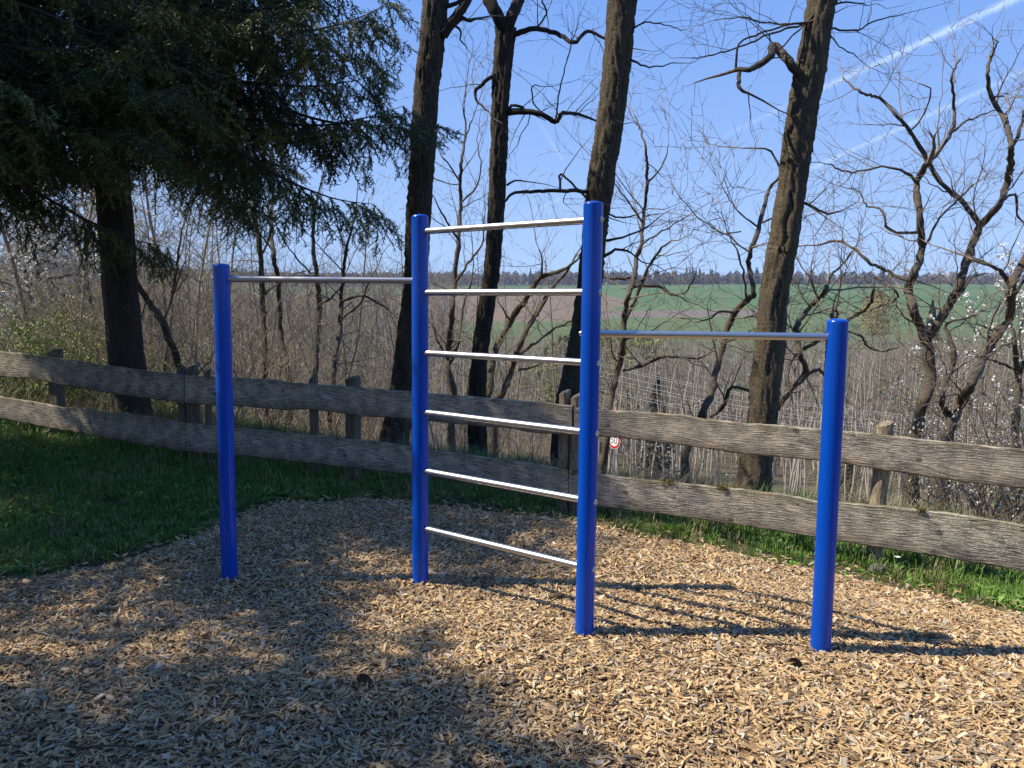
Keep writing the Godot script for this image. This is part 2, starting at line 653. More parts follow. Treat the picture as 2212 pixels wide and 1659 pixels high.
func make_chip_bed() -> void:
	var bed := Shape.new()
	var nx := 150
	var nz := 110
	for r in nz:
		for k in nx:
			var x := lerpf(-6.5, 5.5, float(k) / (nx - 1))
			var edge := table(x, CHIP_EDGE) - 0.02
			var z := lerpf(edge, 1.5, pow(float(r) / (nz - 1), 1.3))
			bed.v.append(Vector3(x, land(x, z) + 0.006, z))
			bed.n.append(Vector3.UP)
			bed.c.append(Color(0.27, 0.175, 0.09))
	for r in nz - 1:
		for k in nx - 1:
			var i := r * nx + k
			bed.i.append_array([i, i + 1, i + nx, i + 1, i + nx + 1, i + nx])
	var ground := part("wood_chip_bed", bed.done(), M.chip_bed_soil, self)
	tag(ground, "bed of pale wood chips under the blue bars", "", "", "structure")
	var meshes := []
	var loose := []
	for k in 8:
		var sh := chip_mesh(k)
		meshes.append(sh.done())
		var flat := PackedVector3Array()
		for j in sh.i:
			flat.append(sh.v[j])
		loose.append(flat)
	# the largest chips, next to the camera, one by one
	for k in 300:
		var z := -lerpf(2.3, 3.3, pow(rng.randf(), 1.3))
		var x := rng.randf_range(-0.72, 0.72) * -z
		var o := part("wood_chip", meshes[[0, 1, 5, 2, 6][k % 5]], chip_tones[k % chip_tones.size()], ground)
		o.transform = chip_at(x, z, rng.randf_range(0.036, 0.056), 0.010)
	# all others
	var all := PackedVector3Array()
	var hue := PackedColorArray()
	var one := PackedColorArray()
	one.resize(36)
	var made := 0
	while made < 105000:
		var z := -lerpf(2.0, 6.0, pow(rng.randf(), 0.95))
		var x := rng.randf_range(-3.6, 3.6)
		if absf(x) > 0.2 - z * 0.72 or not chips_here(x, z):
			continue
		var k := rng.randi() % 8
		var size := rng.randf_range(0.010, 0.026) if rng.randf() < 0.58 else rng.randf_range(0.024, 0.046)
		all.append_array(chip_at(x, z, size, rng.randf() * 0.010) * loose[k])
		one.fill(chip_colour())
		hue.append_array(one)
		made += 1
	# strays in the grass
	for k in 900:
		var x := rng.randf_range(-3.4, 3.2)
		var z := table(x, CHIP_EDGE) - absf(rng.randfn(0, 0.22))
		all.append_array(chip_at(x, z, rng.randf_range(0.02, 0.045), 0.008) * loose[k % 8])
		one.fill(chip_colour())
		hue.append_array(one)
	var arr := []
	arr.resize(Mesh.ARRAY_MAX)
	arr[Mesh.ARRAY_VERTEX] = all
	arr[Mesh.ARRAY_COLOR] = hue
	var am := ArrayMesh.new()
	am.add_surface_from_arrays(Mesh.PRIMITIVE_TRIANGLES, arr)
	tag(part("wood_chips", am, M.wood_chip_pile, ground), "", "", "", "stuff")


var chip_tones := []


# ---------------------------------------------------------------- the blue frame

func make_frame() -> void:
	var o := thing("climbing_frame", "blue post play frame with stainless steel bars and ladder rungs on wood chips", "climbing frame")
	var posts := [[-1.5767, -4.1927, 1.766], [-0.4980, -4.1478, 2.033], [0.3567, -3.5177, 2.0257], [1.4235, -3.3807, 1.514]]
	var r := 0.04445
	var p := []
	for q in posts:
		var sh := Shape.new()
		var h: float = q[2] - 0.0145
		sh.lathe([Vector2(r, -0.4), Vector2(r, 0.0), Vector2(r, h)], 48, Color.WHITE)
		var post := part("post", sh.done(), M.blue_paint, o, Vector3(q[0], 0, q[1]))
		var cap := Shape.new()
		var prof := [Vector2(r, 0), Vector2(r - 0.0004, 0.0016), Vector2(r - 0.0018, 0.0032)]
		for k in 9:
			var e := (k + 1) / 9.0
			prof.append(Vector2((r - 0.0018) * cos(e * PI / 2), 0.0032 + 0.0115 * sin(e * PI / 2)))
		cap.lathe(prof, 48, Color.WHITE)
		part("cap", cap.done(), M.blue_paint, post, Vector3(0, h, 0))
		p.append(Vector3(q[0], 0, q[1]))
	var bars := []
	for k in 6:
		bars.append(["rung", 1, 2, 1.9423 - 0.32204 * k])
	bars.append(["bar", 0, 1, 1.6833])
	bars.append(["bar", 2, 3, 1.4325])
	for q in bars:
		var a: Vector3 = p[q[1]] + Vector3.UP * q[3]
		var b: Vector3 = p[q[2]] + Vector3.UP * q[3]
		var d := (b - a).normalized()
		var sh := Shape.new()
		sh.tube(PackedVector3Array([a + d * 0.02, b - d * 0.02]), PackedFloat32Array([0.0168, 0.0168]), 28, Color.WHITE)
		part(q[0], sh.done(), M.stainless_steel, o)
		# a round-headed bolt with a washer on the far side of each post
		for e in [[a, -d], [b, d]]:
			var y: Vector3 = e[1]
			var x := y.cross(Vector3.UP).normalized()
			var bolt := Shape.new()
			bolt.lathe([Vector2(0.0135, -0.004), Vector2(0.0135, 0.001), Vector2(0.0125, 0.0022), Vector2(0.0098, 0.0024), Vector2(0.0095, 0.005), Vector2(0.0075, 0.0085), Vector2(0.0042, 0.0098), Vector2(0.0040, 0.0060), Vector2(0.0, 0.0060)], 18, Color.WHITE, Transform3D(Basis(x, y, x.cross(y)), e[0] + y * r))
			part("bolt", bolt.done(), M.stainless_steel, o)


# ---------------------------------------------------------------- fence

const TOP_UP := [[-260, 718], [0, 758.7], [103, 770], [197, 786], [243, 791], [317, 801], [398, 810], [465, 815], [507, 816], [600, 821], [617, 826], [737, 834], [774, 836], [837, 843], [890, 846], [927, 851], [1037, 858], [1070, 862], [1137, 868], [1180, 870], [1204, 874], [1235, 876], [1240, 881], [1290, 886], [1337, 888], [1404, 891], [1474, 897], [1524, 906], [1617, 915], [1674, 918], [1767, 928], [1817, 931], [1924, 941], [1994, 950], [2074, 958], [2211, 971], [2700, 1020]]
const TOP_LOW := [[-260, 775], [0, 815], [67, 816], [127, 831], [213, 846], [313, 860], [398, 872], [467, 876], [507, 877], [567, 881], [610, 886], [667, 884], [737, 893], [774, 899], [837, 902], [890, 906], [927, 910], [1037, 920], [1080, 923], [1154, 935], [1235, 940], [1290, 942], [1370, 949], [1474, 962], [1607, 981], [1714, 990], [1767, 995], [1817, 1001], [1924, 1018], [2041, 1036], [2211, 1056], [2700, 1118]]
const LOW_UP := [[-260, 812], [0, 857], [100, 873], [130, 881], [157, 879], [247, 895], [270, 892], [320, 900], [400, 913], [470, 921], [507, 925], [567, 930], [617, 935], [670, 939], [737, 947], [804, 953], [890, 966], [927, 974], [1004, 981], [1054, 990], [1137, 1000], [1227, 1016], [1230, 1020], [1290, 1024], [1370, 1034], [1474, 1045], [1607, 1058], [1687, 1068], [1764, 1083], [1811, 1085], [1907, 1094], [2046, 1108], [2132, 1122], [2211, 1135], [2700, 1210]]
const LOW_LOW := [[-260, 850], [0, 903], [100, 923], [200, 941], [300, 960], [400, 976], [470, 981], [507, 983], [600, 993], [737, 1009], [837, 1020], [890, 1026], [970, 1036], [1070, 1053], [1137, 1068], [1227, 1083], [1290, 1094], [1370, 1104], [1474, 1117], [1607, 1136], [1761, 1161], [1807, 1169], [1974, 1194], [2211, 1234], [2700, 1310]]


func plank(a: float, b: float, up: Array, low: Array, shift: float, tone: Color, parent: Node) -> void:
	var sh := Shape.new()
	var steps := int((b - a) / 9.0) + 2
	var thick := 0.032
	var back := Vector3(0.339, 0, -0.941) * thick
	back = Vector3(0.36, 0, -1.0).normalized() * thick
	var jag := FastNoiseLite.new()
	jag.seed = int(shift * 10)
	jag.frequency = 0.35
	var rows := []
	var run := 0.0
	var last := Vector3.ZERO
	for k in steps:
		var u := lerpf(a, b, float(k) / (steps - 1))
		var top := on_fence(u, table(u, up) + jag.get_noise_1d(u) * 1.6)
		var bot := on_fence(u, table(u, low) + jag.get_noise_1d(u + 900.0) * 1.4)
		if k > 0:
			run += top.distance_to(last)
		last = top
		# outline of one cut: front face with its weathered, rounded edges, then the back
		var hh := top.y - bot.y
		var wane := 0.006 + 0.006 * absf(jag.get_noise_1d(u * 0.3 + 50.0))
		var f := (top - bot) / hh
		var cut := [bot + back * 0.35 - f * 0.002, bot + f * wane, bot + f * (hh * 0.35), bot + f * (hh * 0.7), top - f * 0.006, top + back * 0.16, top + back * 0.9, bot + back]
		rows.append([cut, run, hh])
	var m := 8
	var moss := Color(0.21, 0.185, 0.05)
	for k in rows.size():
		var at_v := [0.0, 0.02, 0.35, 0.7, 0.96, 1.0, 1.12, -0.1]
		for q in m:
			sh.v.append(rows[k][0][q])
			sh.t.append(Vector2((rows[k][1] + shift) / 2.0, 0.45 * at_v[q] + fmod(shift * 0.37, 0.5)))
			var col := tone
			if q == 5 or q == 6 or q == 4:
				# moss grows along the upper edge, in patches
				var g := clampf(0.55 + 1.5 * jag.get_noise_1d(rows[k][1] * 9.0 + 300.0 + q * 7.0), 0, 1)
				col = tone.lerp(moss, g * (0.5 if q == 4 else 0.85))
			elif q < 2:
				col = tone.lerp(Color(0.16, 0.10, 0.055), 0.55)
			sh.c.append(col)
	for k in rows.size() - 1:
		for q in m:
			var i := k * m + q
			var j := k * m + (q + 1) % m
			sh.i.append_array([i, j, i + m, j, j + m, i + m])
	for e in [0, rows.size() - 1]:
		for q in range(1, m - 1):
			sh.i.append_array([e * m, e * m + q, e * m + q + 1])
	part("plank", sh.done(), M.weathered_wood, parent)


func fence_post(u: float, v: float, wide: float, back: float, kind: String, tone: Color, parent: Node, lean := Vector3.ZERO) -> void:
	var top := on_fence(u, v, back)
	var foot := Vector3(top.x, land(top.x, top.z) - 0.3, top.z) - lean
	var sh := Shape.new()
	var sides := 4 if kind == "square" else 12
	var rings := []
	var bump := FastNoiseLite.new()
	bump.seed = int(u)
	bump.frequency = 0.6
	for k in 9:
		var e := k / 8.0
		var p := foot.lerp(top, e)
		var ring := []
		for s in sides:
			var an := TAU * (s + 0.5) / sides + (0.34 if sides == 4 else 0.0)
			var rad := wide * (0.68 if sides == 4 else 0.5) * (1.0 + 0.10 * bump.get_noise_2d(s * 1.7, e * 5.0))
			var q := p + Vector3(cos(an), 0, sin(an)) * rad
			if k == 8:
				q.y += 0.02 * cos(an) - 0.008
			ring.append(q)
		rings.append(ring)
	var crown := []
	for s in sides:
		crown.append(rings[8][s].lerp(top, 0.35) + Vector3.UP * 0.008)
	rings.append(crown)
	sh.loft(rings, tone)
	part("post", sh.done(), M.post_wood, parent)


func make_fence() -> void:
	var o := thing("plank_fence", "weathered grey fence of two rails of rough wavy planks behind the chips", "fence")
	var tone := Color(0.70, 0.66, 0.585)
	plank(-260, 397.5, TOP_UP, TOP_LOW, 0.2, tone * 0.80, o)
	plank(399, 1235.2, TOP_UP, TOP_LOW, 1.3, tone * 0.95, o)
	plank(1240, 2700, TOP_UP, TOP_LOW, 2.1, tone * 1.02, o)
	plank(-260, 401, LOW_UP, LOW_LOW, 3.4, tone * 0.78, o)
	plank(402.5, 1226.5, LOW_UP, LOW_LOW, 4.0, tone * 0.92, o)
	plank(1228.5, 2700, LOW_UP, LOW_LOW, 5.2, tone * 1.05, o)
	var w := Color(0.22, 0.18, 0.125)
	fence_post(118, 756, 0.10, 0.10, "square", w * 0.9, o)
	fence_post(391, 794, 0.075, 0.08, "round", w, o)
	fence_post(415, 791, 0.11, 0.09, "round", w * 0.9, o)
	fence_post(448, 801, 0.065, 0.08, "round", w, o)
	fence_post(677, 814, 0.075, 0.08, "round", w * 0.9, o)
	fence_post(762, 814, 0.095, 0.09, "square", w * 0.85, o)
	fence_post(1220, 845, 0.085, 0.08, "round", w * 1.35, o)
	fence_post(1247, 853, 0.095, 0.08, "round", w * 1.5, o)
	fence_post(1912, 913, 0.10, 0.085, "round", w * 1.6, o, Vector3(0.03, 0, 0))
	# moss cushions on the lower rail
	for q in [[1245, 1019, 30], [1440, 1040, 26], [1560, 1050, 16], [1990, 1100, 14]]:
		var sh := Shape.new()
		for k in 420:
			var u: float = q[0] + rng.randfn(0, q[2] * 0.42)
			var p := on_fence(u, table(u, LOW_UP)) + Vector3(0, rng.randf_range(-0.02, 0.008), rng.randf_range(-0.035, 0.012))
			var d := (Vector3.UP + rv() * 0.8).normalized() * rng.randf_range(0.008, 0.016)
			var sd := rv() * 0.004
			sh.tri(p - sd, p + sd, p + d, Color(0.10, 0.10, 0.02).lerp(Color(0.16, 0.12, 0.03), rng.randf()))
		var mo := part("moss", sh.done(), M.moss, o)
		mo.set_meta("kind", "stuff")


# ---------------------------------------------------------------- grass and herbs

func grass_tuft(blades: int, tall: float, spread: float, wide: float) -> ArrayMesh:
	var sh := Shape.new()
	for k in blades:
		var a := rng.randf() * TAU
		var p := Vector3(cos(a), 0, sin(a)) * spread * sqrt(rng.randf())
		var out := Vector3(cos(a + rng.randfn(0, 0.7)), 0, sin(a + rng.randfn(0, 0.7)))
		var h := tall * rng.randf_range(0.5, 1.15)
		var lean := rng.randf_range(0.1, 0.75)
		var sd := out.cross(Vector3.UP) * wide * 0.5
		var q1 := p + Vector3.UP * h * 0.55 + out * h * lean * 0.3
		var q2 := p + Vector3.UP * h * (0.95 - lean * 0.25) + out * h * lean
		var g := rng.randf_range(0.75, 1.2)
		var col := Color(g, g, g)
		sh.quad(p - sd, p + sd, q1 + sd * 0.8, q1 - sd * 0.8, col)
		sh.tri(q1 - sd * 0.8, q1 + sd * 0.8, q2, col)
	return sh.done()


func weed_rosette() -> ArrayMesh:
	var sh := Shape.new()
	for k in 7:
		var a := TAU * k / 7.0 + rng.randfn(0, 0.3)
		var out := Vector3(cos(a), 0, sin(a))
		var sd := out.cross(Vector3.UP)
		var l := rng.randf_range(0.03, 0.06)
		var rise := rng.randf_range(0.2, 0.9)
		var p0 := out * 0.004
		var p1 := out * l * 0.5 + Vector3.UP * l * 0.5 * rise
		var p2 := out * l + Vector3.UP * l * 0.7 * rise
		var g := rng.randf_range(0.8, 1.25)
		var col := Color(g, g, g)
		sh.quad(p0 - sd * 0.003, p0 + sd * 0.003, p1 + sd * l * 0.20, p1 - sd * l * 0.20, col)
		sh.tri(p1 - sd * l * 0.20, p1 + sd * l * 0.20, p2, col)
	return sh.done()


func make_grass() -> void:
	var tufts := [grass_tuft(16, 0.055, 0.04, 0.0038), grass_tuft(12, 0.075, 0.035, 0.0045), grass_tuft(20, 0.038, 0.05, 0.0035), weed_rosette(), grass_tuft(12, 0.13, 0.03, 0.0055)]
	var put := [[], [], [], [], []]
	var tint := [PackedColorArray(), PackedColorArray(), PackedColorArray(), PackedColorArray(), PackedColorArray()]
	var made := 0
	while made < 17000:
		var x := rng.randf_range(-7.5, 4.6)
		var z := rng.randf_range(-9.2, -2.6)
		var s := behind_fence(x, z)
		var edge := table(x, CHIP_EDGE) - z + lumps.get_noise_2d(x * 220.0, z * 220.0) * 0.10
		if s > 0.5 or edge < -0.06 or absf(x) > 0.6 - z * 0.80:
			continue
		# thin and trodden near the chips
		var thin := smoothstep(0.0, 0.5, edge + 0.35 * lumps.get_noise_2d(x * 90.0, z * 90.0))
		if rng.randf() > 0.25 + 0.75 * thin:
			continue
		var k := rng.randi() % 4
		var by_fence := smoothstep(-0.5, -0.1, s)
		if rng.randf() < by_fence * 0.30:
			k = 4 if rng.randf() < 0.5 else 1
		var size := rng.randf_range(0.7, 1.35) * lerpf(0.6, 1.0, thin)
		var b := Basis(Vector3.UP, rng.randf() * TAU).scaled(Vector3.ONE * size)
		put[k].append(Transform3D(b, Vector3(x, land(x, z), z)))
		var dry := clampf(0.18 + 0.5 * lumps.get_noise_2d(x * 70.0, z * 70.0) + 0.25 * (1.0 - thin), 0, 1)
		var col := Color(0.075, 0.17, 0.022).lerp(Color(0.15, 0.24, 0.04), rng.randf())
		if rng.randf() < dry * 0.6:
			col = Color(0.24, 0.195, 0.085)
		elif k == 3:
			col *= 1.35
		tint[k].append(col)
		made += 1
	var lawn := Node3D.new()
	lawn.name = "grass"
	add_child(lawn)
	tag(lawn, "short green lawn grass and weeds between chips and fence", "grass", "", "stuff")
	for k in 5:
		scatter("tufts", tufts[k], M.blade, put[k], tint[k], lawn)
	# fresh and dry growth on the slope behind the fence
	var put2 := [[], []]
	var tint2 := [PackedColorArray(), PackedColorArray()]
	var tall := [grass_tuft(18, 0.26, 0.08, 0.006), grass_tuft(14, 0.30, 0.12, 0.005)]
	made = 0
	while made < 6000:
		var s := 0.5 + pow(rng.randf(), 1.6) * 15.0
		var x := rng.randf_range(-9.0, 8.0) * (1.0 + s * 0.06)
		var z := -5.70 + 0.36 * x - s * 1.063
		if absf(x) > 1.0 - z * 0.72:
			continue
		var g := lumps.get_noise_2d(x * 45.0 + 70.0, z * 45.0)
		var fresh := g > 0.08
		if not fresh and rng.randf() < 0.6:
			continue
		var k := 0 if fresh else 1
		put2[k].append(Transform3D(Basis(Vector3.UP, rng.randf() * TAU).scaled(Vector3.ONE * rng.randf_range(0.5, 1.2)), Vector3(x, land(x, z), z)))
		tint2[k].append(Color(0.075, 0.14, 0.025).lerp(Color(0.12, 0.17, 0.04), rng.randf()) if fresh else Color(0.26, 0.205, 0.12).lerp(Color(0.19, 0.15, 0.09), rng.randf()))
		made += 1
	var slope := Node3D.new()
	slope.name = "undergrowth"
	add_child(slope)
	tag(slope, "fresh and dry grass on the slope behind the fence", "grass", "", "stuff")
	for k in 2:
		scatter("tufts", tall[k], M.blade, put2[k], tint2[k], slope)


# ---------------------------------------------------------------- signs by the lane

func make_signs() -> void:
	var mid := at(1328, 950, 25.0)
	var foot := Vector3(mid.x, land(mid.x, mid.z), mid.z)
	var o := thing("road_sign", "speed limit 50 sign under a red triangle sign on one grey pole", "road sign", foot)
	var turn := Basis(Vector3.UP, -0.93)
	var lift := mid.y - foot.y
	var sh := Shape.new()
	sh.tube(PackedVector3Array([Vector3(0, -0.4, 0), Vector3(0, lift + 1.0, 0)]), PackedFloat32Array([0.03, 0.03]), 14, Color.WHITE, true)
	part("pole", sh.done(), M.galvanised_steel, o)
	var face := turn * Vector3(0, 0, 0.036)
	var disc := Shape.new()
	disc.lathe([Vector2(0, 0.004), Vector2(0.3, 0.004), Vector2(0.3, -0.004), Vector2(0, -0.004)], 40, Color.WHITE)
	var d := part("limit_disc", disc.done(), M.sign_white, o)
	d.transform = Transform3D(turn * Basis(Vector3.RIGHT, PI / 2), face + Vector3.UP * lift)
	var ring := Shape.new()
	ring.lathe([Vector2(0.21, 0.005), Vector2(0.21, 0.0075), Vector2(0.285, 0.0075), Vector2(0.285, 0.005)], 40, Color.WHITE)
	part("red_ring", ring.done(), M.sign_red, d)
	var font := SystemFont.new()
	font.font_names = PackedStringArray(["Droid Sans"])
	for k in 2:
		var text := TextMesh.new()
		text.font = font
		text.text = ["5", "0"][k]
		text.font_size = 64
		text.pixel_size = 0.0046
		text.depth = 0.003
		var num := part("digit", text, M.sign_black, d)
		num.transform = Transform3D(Basis(Vector3.RIGHT, -PI / 2).scaled(Vector3(1, 1, 1.15)), Vector3(-0.084 + 0.168 * k, 0.007, 0))
	# warning triangle, point up
	var tri := Shape.new()
	var side := 0.9
	var tall := side * 0.866
	tri.loft([[Vector3(-side / 2, 0, 0), Vector3(side / 2, 0, 0), Vector3(0, tall, 0)], [Vector3(-side / 2, 0, 0.006), Vector3(side / 2, 0, 0.006), Vector3(0, tall, 0.006)]], Color.WHITE)
	var tr := part("warning_triangle", tri.done(), M.sign_white, o)
	tr.transform = Transform3D(turn, face + Vector3.UP * (lift + 0.33))
	var rim := Shape.new()
	var c := Vector3(0, tall / 3, 0)
	var corners := [Vector3(-side / 2, 0, 0), Vector3(side / 2, 0, 0), Vector3(0, tall, 0)]
	for k in 3:
		var a: Vector3 = corners[k]
		var b: Vector3 = corners[(k + 1) % 3]
		var z := Vector3(0, 0, 0.0095)
		rim.quad(a.lerp(c, 0.05) + z, b.lerp(c, 0.05) + z, b.lerp(c, 0.34) + z, a.lerp(c, 0.34) + z, Color.WHITE)
	part("red_border", rim.done(), M.sign_red, tr)
	# convex traffic mirror up the lane
	var mp := at(20, 757, 18.0)
	var mf := Vector3(mp.x, land(mp.x, mp.z), mp.z)
	var mo := thing("traffic_mirror", "rectangular traffic mirror with red and white striped frame above the fence", "traffic mirror", mf)
	var up := mp.y - mf.y
	var pole := Shape.new()
	pole.tube(PackedVector3Array([Vector3(0, -0.3, -0.1), Vector3(0, up + 0.1, -0.1)]), PackedFloat32Array([0.04, 0.04]), 14, Color.WHITE, true)
	part("pole", pole.done(), M.galvanised_steel, mo)
	var glass := Shape.new()
	for r in 13:
		for k in 17:
			var x := (k / 16.0 - 0.5) * 0.74
			var y := (r / 12.0 - 0.5) * 0.54
			glass.v.append(Vector3(x, y, 0.05 - (x * x + y * y) * 0.22))
			glass.n.append(Vector3(x * 0.44, y * 0.44, 1).normalized())
			glass.c.append(Color.WHITE)
	for r in 12:
		for k in 16:
			var i := r * 17 + k
			glass.i.append_array([i, i + 17, i + 1, i + 1, i + 17, i + 18])
	var turn2 := Basis(Vector3.UP, 0.75) * Basis(Vector3.RIGHT, 0.10)
	var back := Shape.new()
	back.loft([[Vector3(-0.4, -0.3, -0.03), Vector3(0.4, -0.3, -0.03), Vector3(0.4, 0.3, -0.03), Vector3(-0.4, 0.3, -0.03)], [Vector3(-0.4, -0.3, -0.005), Vector3(0.4, -0.3, -0.005), Vector3(0.4, 0.3, -0.005), Vector3(-0.4, 0.3, -0.005)]], Color.WHITE)
	var bo := part("backing", back.done(), M.galvanised_steel, mo)
	bo.transform = Transform3D(turn2, Vector3(0, up, 0))
	part("mirror_face", glass.done(), M.mirror_glass, bo)
	# striped frame: one short block after the other
	for k in 28:
		var e := k / 28.0 * 2.8
		var p: Vector3
		var along := Vector3.RIGHT
		if e < 0.8:
			p = Vector3(-0.4 + e + 0.05, 0.285, 0)
		elif e < 1.4:
			p = Vector3(0.385, 0.3 - (e - 0.8) - 0.05, 0)
			along = Vector3.UP
		elif e < 2.2:
			p = Vector3(0.4 - (e - 1.4) - 0.05, -0.285, 0)
		else:
			p = Vector3(-0.385, -0.3 + (e - 2.2) + 0.05, 0)
			along = Vector3.UP
		var bx := BoxMesh.new()
		bx.size = Vector3(0.0985, 0.032, 0.05) if along == Vector3.RIGHT else Vector3(0.032, 0.0985, 0.05)
		part("frame_block", bx, M.sign_red if k % 2 == 0 else M.sign_white, bo, p + Vector3(0, 0, 0.022))
	# overhead wires across the valley
	for k in 7:
		var v0: float = [786, 791, 804, 815, 822, 838, 844][k]
		var a := at(1230, v0 - 20.0, 62.0)
		var b := at(2260, v0 + 135.0, 44.0)
		var pts := PackedVector3Array()
		var rad := PackedFloat32Array()
		for e in 13:
			var f := e / 12.0
			pts.append(a.lerp(b, f) + Vector3.DOWN * 4.0 * f * (1.0 - f) * 0.9)
			rad.append(0.013)
		var ws := Shape.new()
		ws.tube(pts, rad, 4, Color.WHITE)
		var w := part("overhead_wire", ws.done(), M.wire, self)
		tag(w, "thin pale overhead wire strung in front of the valley wood", "wire", "overhead wires across the valley")


# ---------------------------------------------------------------- growing wood

func smooth_path(p: PackedVector3Array, r: PackedFloat32Array, step: float) -> Array:
	var op := PackedVector3Array()
	var orr := PackedFloat32Array()
	for k in p.size() - 1:
		var a := p[maxi(k - 1, 0)]
		var d := p[mini(k + 2, p.size() - 1)]
		var m := maxi(1, int(ceil(p[k].distance_to(p[k + 1]) / step)))
		for j in m:
			var e := float(j) / m
			op.append(p[k].cubic_interpolate(p[k + 1], a, d, e))
			orr.append(lerpf(r[k], r[k + 1], e))
	op.append(p[-1])
	orr.append(r[-1])
	return [op, orr]


# a stem with furrowed bark: ridges run along it and break up
func barked(p: PackedVector3Array, r: PackedFloat32Array, sides: int, deep: float, col: Color, lichen: Color, seed_: int, origin: Vector3) -> ArrayMesh:
	var f := FastNoiseLite.new()
	f.seed = seed_
	f.frequency = 1.0
	f.noise_type = FastNoiseLite.TYPE_SIMPLEX_SMOOTH
	f.fractal_type = FastNoiseLite.FRACTAL_RIDGED
	f.fractal_octaves = 2
	var g := FastNoiseLite.new()
	g.seed = seed_ + 5
	g.frequency = 2.2
	g.fractal_octaves = 3
	var sm := smooth_path(p, r, 0.04)
	var q: PackedVector3Array = sm[0]
	var rr: PackedFloat32Array = sm[1]
	var sh := Shape.new()
	var side := Vector3.RIGHT
	var run := 0.0
	for k in q.size():
		var tg := (q[mini(k + 1, q.size() - 1)] - q[maxi(k - 1, 0)]).normalized()
		side = (side - tg * side.dot(tg)).normalized()
		var bi := tg.cross(side)
		if k > 0:
			run += q[k].distance_to(q[k - 1])
		for s in sides:
			var e := Vector2.from_angle(TAU * s / sides)
			var nn := side * e.x + bi * e.y
			var slow0 := g.get_noise_2d(run * 2.0, s * 0.02)
			var ridge := f.get_noise_3d(e.x * rr[k] * 15.0 + 0.7 * slow0, run * 0.85, e.y * rr[k] * 14.0)
			var slow := g.get_noise_3d(e.x * 0.4, run * 0.5, e.y * 0.4)
			sh.v.append(q[k] + nn * (rr[k] * (1.0 + 0.08 * slow) + deep * (ridge - 0.35)) - origin)
			var l := g.get_noise_3d(e.x * rr[k] * 6.0 + 9.0, run * 1.4, e.y * rr[k] * 6.0)
			var cc := col.lerp(lichen, clampf(l * 1.8, 0.0, 0.75))
			# the splits take a darker, redder brown than the ridges
			cc = cc.lerp(Color(0.055, 0.038, 0.025), clampf(-ridge * 1.1, 0.0, 0.8))
			sh.c.append(cc)
	for k in q.size() - 1:
		for s in sides:
			var a := k * sides + s
			var b := k * sides + (s + 1) % sides
			sh.i.append_array([a, b, a + sides, b, b + sides, a + sides])
	var st := SurfaceTool.new()
	st.create_from(sh.done(), 0)
	st.generate_normals()
	return st.commit()


func sides_for(r: float) -> int:
	return 3 if r < 0.006 else 4 if r < 0.012 else 5 if r < 0.025 else 8


# one shoot and the shoots that spring from it
func grow(sh: Shape, p: Vector3, d: Vector3, long: float, r: float, lev: int, o: Dictionary) -> void:
	var m := clampi(int(long / o.seg), 2, 9)
	var step := long / m
	var pts := PackedVector3Array([p])
	var rad := PackedFloat32Array([r])
	var thin: float = o.get("tip", 0.35)
	var kids := []
	var bend := rv()
	for k in m:
		d = (d + (rv() * 0.6 + bend * (1 if k % 2 == 0 else -1)) * o.wig + Vector3.UP * o.up).normalized()
		p += d * step
		pts.append(p)
		rad.append(r * lerpf(1.0, thin, (k + 1.0) / m))
		if lev > 0 and rng.randf() < o.fork:
			var ax := d.cross(rv()).normalized()
			if ax.length() > 0.5:
				kids.append([p, d.rotated(ax, rng.randf_range(0.5, 1.15)), long * rng.randf_range(0.35, 0.65) * (1.0 - 0.4 * k / m), rad[-1] * 0.62])
	sh.tube(pts, rad, sides_for(r), o.col * rng.randf_range(0.8, 1.2))
	if lev > 0:
		kids.append([p, (d + rv() * 0.5).normalized(), long * 0.5, rad[-1] * 0.8])
	for q in kids:
		if q[2] > o.seg * 0.8:
			grow(sh, q[0], q[1], q[2], maxf(q[3], o.least), lev - 1, o)


# a line of photo positions with widths becomes a stem at that distance
func trace(line: Array, deep: float, wander: float, thick := 1.0) -> Array:
	var p := PackedVector3Array()
	var r := PackedFloat32Array()
	var side := rng.randf_range(-100, 100)
	for k in range(0, line.size(), 3):
		var dd := deep + wander * lumps.get_noise_2d(k * 22.0 + side, side) * minf(1.0, k / 9.0)
		var q := at(line[k], line[k + 1], dd)
		p.append(q)
		r.append(line[k + 2] * 0.5 * thick * q.distance_to(EYE) / FOCAL)
	return [p, r]


# ---------------------------------------------------------------- conifers

